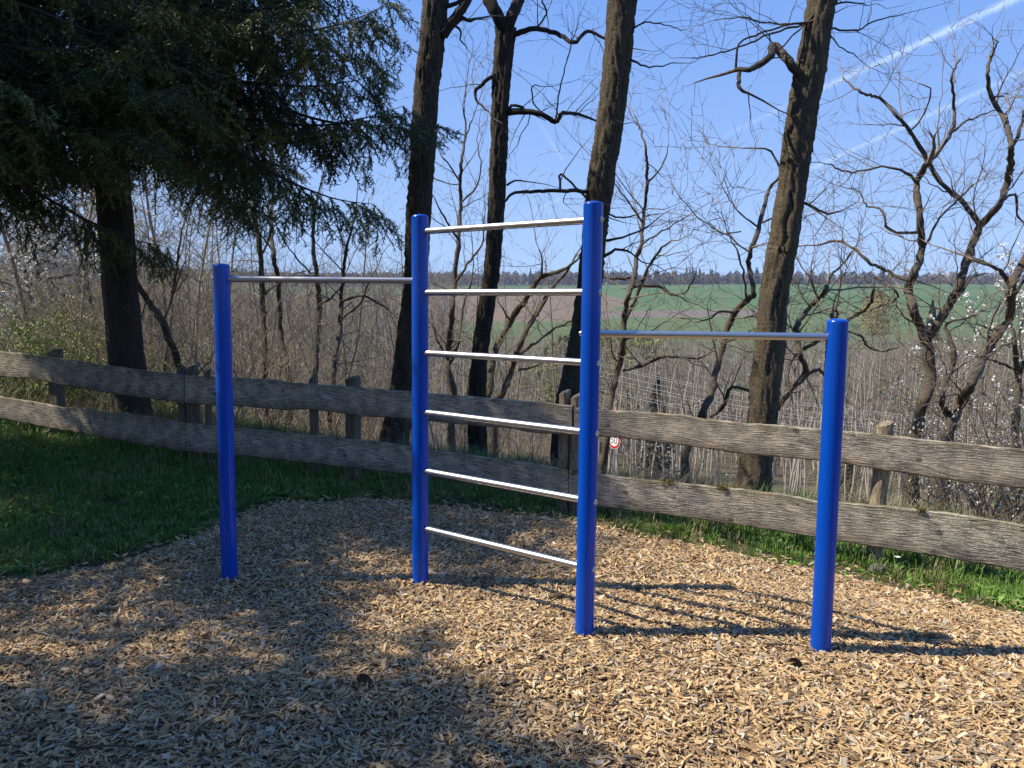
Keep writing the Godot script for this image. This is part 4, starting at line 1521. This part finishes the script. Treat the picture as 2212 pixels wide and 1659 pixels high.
func sapling_mesh(tall: float, col: Color, lev: int, r: float, bare := 3, bark := Color(0, 0, 0)) -> Array:
	# trunk and twigs of a thin upright tree
	var trunk := Shape.new()
	var tw := Shape.new()
	var p := Vector3.ZERO
	var d := (Vector3.UP + rv() * 0.12).normalized()
	var pts := PackedVector3Array([p])
	var rad := PackedFloat32Array([r])
	var m := 14
	for k in m:
		d = (d + rv() * 0.10 + Vector3.UP * 0.06).normalized()
		p += d * tall / m
		pts.append(p)
		rad.append(r * lerpf(1.0, 0.2, (k + 1.0) / m))
		if k > bare:
			for j in 3:
				var a := rng.randf() * TAU
				grow(tw, p, Vector3(cos(a), rng.randf_range(0.2, 0.9), sin(a)).normalized(), tall * rng.randf_range(0.10, 0.24) * (1.15 - 0.6 * k / m), rad[-1] * 0.42, lev, {"seg": tall * 0.035, "wig": 0.24, "up": 0.06, "fork": 0.5, "least": r * 0.055, "col": col})
	trunk.tube(pts, rad, 7, bark if bark.r > 0.0 else col * 0.85)
	return [trunk.done(), tw.done(), tw]


func leaves(tw: Shape, count: int, size: float, a: Color, b: Color) -> ArrayMesh:
	var sh := Shape.new()
	for k in count:
		var p := tw.v[rng.randi() % tw.v.size()] + rv() * size
		var d := rv().normalized()
		var e := d.cross(rv()).normalized() * 0.55
		sh.quad(p - d * size * 0.5, p - e * size * 0.5, p + d * size * 0.5, p + e * size * 0.5, a.lerp(b, rng.randf()))
	return sh.done()


func make_thicket() -> void:
	var brown := Color(0.46, 0.365, 0.245)
	var kinds := []
	# bare shrubs
	for k in 5:
		var s := shrub_mesh(13, [2.6, 3.2, 2.2, 3.6, 2.8][k], [0.7, 0.5, 1.1, 0.4, 0.9][k], [brown, brown * 0.55, Color(0.38, 0.315, 0.23), brown * 0.4, brown * 0.75][k], 3, 0.46)
		var o := thing("bare_shrub", "bare brown shrub of tangled shoots on the slope behind the fence", "shrub", Vector3.ZERO, "bare shrubs of the thicket")
		part("shoots", s.done(), M.twig, o)
		if k % 2 == 0:
			part("buds", leaves(s, 800, 0.024, Color(0.20, 0.23, 0.055), Color(0.30, 0.26, 0.08)), M.blade, o)
		kinds.append(o)
	var n := [0, 0, 0, 0, 0]
	var made := 0
	while made < 135:
		var deep := 9.3 + pow(rng.randf(), 1.2) * 16.0
		var a := rng.randf_range(-0.74, 0.06)
		var x := a * deep
		if behind_fence(x, -deep) < 1.6 or Vector2(x + 4.2, -deep + 8.6).length() < 0.7:
			continue
		var k := rng.randi() % 5
		var size := rng.randf_range(0.35, 0.7) if deep < 14.0 else rng.randf_range(0.6, 1.1)
		if a > -0.14:
			size *= 0.66
		place(kinds[k], n, k, Vector3(x, land(x, -deep) - 0.05, -deep), size)
		made += 1
	made = 0
	while made < 34:
		var deep := 8.2 + rng.randf() * 13.0
		var a := rng.randf_range(0.06, 0.72)
		var x := a * deep
		var s := behind_fence(x, -deep)
		if s < 1.2:
			continue
		var k := rng.randi() % 5
		place(kinds[k], n, k, Vector3(x, land(x, -deep) - 0.05, -deep), clampf(0.16 + s * 0.022, 0.18, 0.5) * rng.randf_range(0.8, 1.2))
		made += 1
	# young trees of the thicket
	var young := []
	for k in 5:
		var t := sapling_mesh([7.5, 9.0, 6.5, 8.0, 10.0][k], Color(0.42, 0.345, 0.235) * [1.0, 0.6, 0.85, 0.45, 0.75][k], 2, [0.05, 0.065, 0.04, 0.05, 0.07][k])
		var o := thing("young_tree", "thin bare young tree in the thicket behind the fence", "tree", Vector3.ZERO, "young trees of the thicket")
		part("trunk", t[0], M.twig, o)
		part("crown", t[1], M.twig, o)
		if k % 2 == 1:
			part("buds", leaves(t[2], 900, 0.035, Color(0.21, 0.23, 0.06), Color(0.28, 0.25, 0.09)), M.blade, o)
		young.append(o)
	var m := [0, 0, 0, 0, 0]
	made = 0
	while made < 150:
		var deep := 13.0 + pow(rng.randf(), 0.8) * 24.0
		var a := rng.randf_range(-0.76, -0.085)
		var x := a * deep
		if made > 138:
			a = rng.randf_range(-0.08, 0.10)
			deep = rng.randf_range(16.0, 30.0)
			x = a * deep
		var k := rng.randi() % 5
		place(young[k], m, k, Vector3(x, land(x, -deep) - 0.1, -deep), rng.randf_range(0.55, 0.95) * (0.8 if a > -0.16 else 1.0))
		made += 1
	# shrubs in fresh leaf and the olive bush on the right
	var fresh := shrub_mesh(16, 1.15, 0.9, Color(0.12, 0.10, 0.06), 2, 0.55)
	var fo := thing("leafy_shrub", "bright lime green leafy shrub under the fence rails beside the conifer", "shrub", Vector3.ZERO, "shrubs in fresh leaf")
	part("shoots", fresh.done(), M.twig, fo)
	part("leaves", leaves(fresh, 1700, 0.038, Color(0.15, 0.27, 0.025), Color(0.25, 0.36, 0.05)), M.blade, fo)
	var f := [0]
	for q in [[60, 9.6, 0.8], [165, 10.2, 0.9], [250, 10.6, 0.75], [345, 9.4, 0.62], [20, 10.8, 1.0], [375, 10.2, 0.5]]:
		var p := at(q[0], 900, q[1])
		place(fo, f, 0, Vector3(p.x, land(p.x, p.z), p.z), q[2])
	var olive := shrub_mesh(18, 3.0, 0.8, Color(0.13, 0.105, 0.07), 3, 0.5)
	var oo := thing("olive_bush", "dense olive bush with small leaves at the right end of the fence", "shrub", Vector3.ZERO, "olive bushes behind the fence")
	part("shoots", olive.done(), M.twig, oo)
	part("leaves", leaves(olive, 2600, 0.032, Color(0.10, 0.115, 0.03), Color(0.16, 0.16, 0.05)), M.blade, oo)
	var g := [0]
	for q in [[2165, 11.6, 0.95], [2235, 12.6, 1.2], [2130, 14.5, 0.9]]:
		var p := at(q[0], 900, q[1])
		place(oo, g, 0, Vector3(p.x, land(p.x, p.z), p.z), q[2])
	var bush := shrub_mesh(14, 1.5, 0.9, Color(0.17, 0.135, 0.09), 3, 0.5)
	var bo := thing("blossom_shrub", "low shrub with small white blossoms below the right fence rails", "shrub", Vector3.ZERO, "low blossoming shrubs")
	part("shoots", bush.done(), M.twig, bo)
	part("blossoms", blossoms(bush, 330, 0.010), M.petal, bo)
	var b := [0]
	for q in [[2120, 8.4, 0.8], [2190, 8.0, 0.75], [2040, 9.2, 0.8], [1450, 13.5, 1.2], [2240, 9.6, 1.1]]:
		var p := at(q[0], 900, q[1])
		place(bo, b, 0, Vector3(p.x, land(p.x, p.z), p.z), q[2])


# the first call moves the model itself, later ones set copies
func place(o: Node3D, n: Array, k: int, where: Vector3, size: float) -> void:
	if n[k] == 0:
		o.position = where
		o.rotation.y = rng.randf() * TAU
		o.scale = Vector3.ONE * size
	else:
		copy(o, where, rng.randf() * TAU, size)
	n[k] += 1


# ---------------------------------------------------------------- the wood in the valley

func make_valley() -> void:
	var kinds := []
	for k in 6:
		var t := sapling_mesh(15.0, Color(0.175, 0.14, 0.10).lerp(Color(0.22, 0.185, 0.14), k / 6.0), 1, [0.10, 0.13, 0.09, 0.12, 0.15, 0.08][k], [6, 5, 7, 6, 4, 7][k], Color(0.40, 0.35, 0.28) * [1.0, 0.8, 1.15, 0.9, 0.7, 1.1][k])
		var o := thing("alder_tree", "tall thin bare tree of the grey valley wood", "tree", Vector3.ZERO, "thin trees of the valley wood")
		part("trunk", t[0], M.twig, o)
		part("crown", t[1], M.twig, o)
		kinds.append([o, t])
	var n := [0, 0, 0, 0, 0, 0]
	var made := 0
	while made < 290:
		var deep := 44.0 + pow(rng.randf(), 1.1) * 66.0
		var a := rng.randf_range(0.08, 0.80) if rng.randf() < 0.72 else rng.randf_range(-0.72, 0.08)
		var x := a * deep
		var k := rng.randi() % 6
		# crowns end below the meadows that are seen over them
		var y := land(x, -deep)
		var top := 1.55 - deep * rng.randf_range(0.040, 0.062)
		var size := clampf((top - y) / 15.0, 0.5, 1.25)
		place(kinds[k][0], n, k, Vector3(x, y - 0.2, -deep), size)
		made += 1
	# behind these the wood reads as one mass
	var put := [[], [], [], [], [], []]
	made = 0
	while made < 1900:
		var deep := 85.0 + rng.randf() * 115.0
		var a := rng.randf_range(-0.85, 0.85)
		var x := a * deep
		var y := land(x, -deep)
		var top := 1.55 - deep * rng.randf_range(0.036, 0.052)
		if a > 0.32 and rng.randf() < 0.5:
			top = 1.55 - deep * rng.randf_range(0.022, 0.045)
		var size := clampf((top - y) / 15.0, 0.35, 1.35)
		if a < -0.07:
			size = clampf((1.55 + deep * rng.randf_range(-0.01, 0.042) - y) / 15.0, 0.4, 1.7)
		var k := rng.randi() % 6
		put[k].append(Transform3D(Basis(Vector3.UP, rng.randf() * TAU).scaled(Vector3(1.25, 1, 1.25) * size), Vector3(x, y - 0.2, -deep)))
		made += 1
	var wood := Node3D.new()
	wood.name = "valley_wood"
	add_child(wood)
	tag(wood, "grey brown mass of bare trees filling the valley floor", "wood", "", "stuff")
	for k in 6:
		scatter("trunks", kinds[k][1][0], M.twig, put[k], PackedColorArray(), wood)
		scatter("crowns", kinds[k][1][1], M.twig, put[k], PackedColorArray(), wood)


# ---------------------------------------------------------------- meadows and the far ridge

func crown_cloud(count: int, wide: float, tall: float, low: float, size: float, pointed: bool) -> ArrayMesh:
	# a tree seen from afar: trunk and many small leafy or twiggy faces through its volume
	var sh := Shape.new()
	sh.tube(PackedVector3Array([Vector3.ZERO, Vector3(0, tall * 0.8, 0)]), PackedFloat32Array([tall * 0.022, tall * 0.006]), 4, Color(0.6, 0.55, 0.5))
	for k in count:
		var e := rng.randf()
		var h := lerpf(low, tall, e)
		var r := wide * (1.0 - e) if pointed else wide * sqrt(maxf(0.02, 1.0 - pow(e * 1.9 - 0.8, 2.0)))
		var a := rng.randf() * TAU
		r *= sqrt(rng.randf()) * (1.0 + 0.25 * sin(a * 3.0 + e * 5.0))
		var p := Vector3(cos(a) * r, h, sin(a) * r)
		var d := rv().normalized() * size
		var f := d.cross(rv()).normalized() * size * 0.6
		var g := rng.randf_range(0.75, 1.25)
		sh.quad(p - d, p - f, p + d, p + f, Color(g, g, g))
	return sh.done()


func far_tree(called: String, label: String, category: String, mesh: Mesh, u: float, deep: float, size: float, col: Color, group := "") -> void:
	var p := at(u, 700, deep)
	var m: StandardMaterial3D = M.far_tree.duplicate()
	m.albedo_color = col.linear_to_srgb()
	var o := part(called, mesh, m, self, Vector3(p.x, land(p.x, p.z) - 0.2, p.z))
	o.scale = Vector3.ONE * size
	o.rotation.y = rng.randf() * TAU
	tag(o, label, category, group)


func make_far() -> void:
	var willow := crown_cloud(2600, 6.0, 17.0, 3.0, 0.34, false)
	far_tree("willow_tree", "large golden willow in front of the far green meadows", "tree", willow, 1895, 255.0, 1.06, Color(0.30, 0.225, 0.075))
	far_tree("willow_tree", "yellow green willow just right of the tallest post", "tree", willow, 1388, 118.0, 1.0, Color(0.22, 0.235, 0.045))
	far_tree("willow_tree", "yellow green willow seen between the ladder and the leaning trunk", "tree", willow, 1300, 126.0, 1.0, Color(0.20, 0.22, 0.05))
	far_tree("willow_tree", "yellow green willow seen through the ladder rungs", "tree", willow, 1218, 110.0, 0.95, Color(0.19, 0.21, 0.05))
	var fir := crown_cloud(1500, 2.6, 14.0, 0.6, 0.32, true)
	far_tree("dark_conifer", "dark conifer in the valley wood under the low bar", "conifer", fir, 1425, 66.0, 0.82, Color(0.035, 0.05, 0.028), "dark conifers of the valley")
	far_tree("dark_conifer", "dark conifer beside the tall sunlit trunk", "conifer", fir, 1722, 150.0, 1.25, Color(0.045, 0.055, 0.035), "dark conifers of the valley")
	far_tree("dark_conifer", "dark conifer rising beyond the twin stemmed gnarled tree", "conifer", fir, 2012, 210.0, 1.25, Color(0.04, 0.055, 0.035), "dark conifers of the valley")
	far_tree("dark_conifer", "small dark conifer low in the valley behind the low post", "conifer", fir, 1850, 70.0, 0.55, Color(0.04, 0.055, 0.03), "dark conifers of the valley")
	var fruit := crown_cloud(320, 3.4, 6.5, 1.8, 0.24, false)
	for q in [[1731, 590], [1754, 600], [1832, 610], [1847, 640], [1864, 600], [1927, 620], [1596, 830], [1700, 700], [2080, 640]]:
		far_tree("meadow_tree", "small bare fruit tree standing on the far green meadow", "tree", fruit, q[0], q[1], rng.randf_range(0.75, 1.1), Color(0.12, 0.11, 0.09), "fruit trees on the meadow")
	# the wooded ridge
	var kinds := [crown_cloud(150, 5.0, 15.0, 2.0, 0.95, false), crown_cloud(150, 4.4, 17.0, 3.0, 0.95, false), crown_cloud(130, 3.0, 19.0, 1.0, 0.95, true)]
	var put := [[], [], []]
	var tint := [PackedColorArray(), PackedColorArray(), PackedColorArray()]
	for k in 2600:
		var deep := 880.0 + pow(rng.randf(), 1.4) * 330.0
		var x := rng.randf_range(-0.85, 0.85) * deep
		var which := 0 if rng.randf() < 0.5 else 1
		var firs := lumps.get_noise_2d(x * 0.8, deep * 0.8) + (deep - 960.0) * 0.0022
		if rng.randf() < clampf(firs, 0.05, 0.8):
			which = 2
		put[which].append(Transform3D(Basis(Vector3.UP, rng.randf() * TAU).scaled(Vector3.ONE * rng.randf_range(0.7, 1.05)), Vector3(x, land(x, -deep) - 0.5, -deep)))
		tint[which].append((Color(0.035, 0.05, 0.032) if which == 2 else Color(0.15, 0.12, 0.09).lerp(Color(0.24, 0.20, 0.16), rng.randf())) * rng.randf_range(0.8, 1.15))
	var ridge := Node3D.new()
	ridge.name = "forest"
	add_child(ridge)
	tag(ridge, "mixed forest along the far ridge under the sky", "forest", "", "stuff")
	for k in 3:
		scatter("trees", kinds[k], M.far_tree, put[k], tint[k], ridge)


# ---------------------------------------------------------------- small things on the ground

func make_small_things() -> void:
	# conifer cones
	var cone := Shape.new()
	for k in 70:
		var e := k / 70.0
		var a := k * 2.39996
		var r := 0.017 * sin(PI * (0.12 + 0.84 * e))
		var p := Vector3(cos(a) * r * 0.45, sin(a) * r * 0.45, (e - 0.5) * 0.075)
		var out := Vector3(cos(a), sin(a), 0.55).normalized()
		var sd := Vector3(-sin(a), cos(a), 0) * (0.0035 + r * 0.28)
		var tip := p + out * (0.004 + r * 0.75)
		cone.quad(p - sd * 0.4, p + sd * 0.4, tip + sd, tip - sd, Color(0.085, 0.055, 0.035))
		cone.quad(tip - sd, tip + sd, tip + sd * 0.7 + Vector3(0, 0, 0.002) - out * 0.004, tip - sd * 0.7 + Vector3(0, 0, 0.002) - out * 0.004, Color(0.13, 0.09, 0.06))
	var mesh := cone.done()
	for q in [[787, 1485, 0.9, "brown conifer cone lying in the shaded chips"], [1718, 1447, 0.4, "brown conifer cone on the sunlit chips in front of the low post"], [2080, 1276, 1.1, "brown conifer cone where chips meet the grass by the fence"], [1200, 1302, 2.0, "small brown conifer cone between the two ladder posts"]]:
		var p := on_ground(q[0], q[1])
		var o := part("conifer_cone", mesh, M.twig, self, p + Vector3.UP * 0.026)
		o.rotation = Vector3(0.1, q[2], 0)
		tag(o, q[3], "cone", "conifer cones")
	# fallen sticks
	for q in [[150, 1632, 400, 1642, "thin dark stick lying on the shaded chips"], [1355, 1402, 1480, 1440, "short thin stick on chips behind the ladder"], [1650, 1405, 1750, 1412, "thin twig lying on the sunlit chips beside the low post"]]:
		var a := on_ground(q[0], q[1]) + Vector3.UP * 0.03
		var b := on_ground(q[2], q[3]) + Vector3.UP * 0.03
		var pts := PackedVector3Array()
		var rad := PackedFloat32Array()
		for k in 9:
			pts.append(a.lerp(b, k / 8.0) + rv() * 0.006 - a)
			rad.append(lerpf(0.0045, 0.0018, k / 8.0))
		var sh := Shape.new()
		sh.tube(pts, rad, 5, Color(0.07, 0.05, 0.035), true)
		tag(part("stick", sh.done(), M.twig, self, a), q[4], "stick", "fallen sticks")
	# stone at the foot of a fence post
	var st := Shape.new()
	var bump := FastNoiseLite.new()
	bump.seed = 5
	bump.frequency = 1.3
	var rings := []
	for k in 9:
		var e := PI * (k / 8.0)
		var ring := []
		for s in 12:
			var d := Vector3(sin(e) * cos(TAU * s / 12.0), cos(e), sin(e) * sin(TAU * s / 12.0))
			ring.append(d * Vector3(0.06, 0.04, 0.05) * (1.0 + 0.35 * bump.get_noise_3dv(d)))
		rings.append(ring)
	st.loft(rings, Color(0.20, 0.19, 0.16), false)
	var foot := on_fence(1898, 1192, -0.10)
	tag(part("stone", st.done(), M.stone, self, Vector3(foot.x, land(foot.x, foot.z) + 0.02, foot.z)), "rounded grey stone at the foot of the right fence post", "stone")
	# white spring flowers by the fence
	for k in 7:
		var q: Array = [[1985, 1218], [1996, 1222], [2008, 1216], [1968, 1226], [1975, 1214], [2016, 1224], [1928, 1240]][k]
		var p := on_ground(q[0], q[1])
		var o := thing("white_flower", "white spring flower in the grass under the fence rail", "flower", p, "white flowers by the fence")
		var stem := Shape.new()
		var h := rng.randf_range(0.09, 0.15)
		stem.tube(PackedVector3Array([Vector3.ZERO, Vector3(0.01, h * 0.6, 0), Vector3(0.02, h, 0.01)]), PackedFloat32Array([0.002, 0.0018, 0.0015]), 4, Color(0.07, 0.14, 0.03))
		part("stem", stem.done(), M.blade, o)
		var head := Shape.new()
		for j in 6:
			var a := TAU * j / 6.0
			var d := Vector3(cos(a), 0.35, sin(a)).normalized()
			var sd := Vector3(-sin(a), 0, cos(a)) * 0.006
			var c := Vector3(0.02, h, 0.01)
			head.quad(c, c + d * 0.012 + sd, c + d * 0.024, c + d * 0.012 - sd, Color(0.80, 0.80, 0.76))
		part("petals", head.done(), M.petal, o)
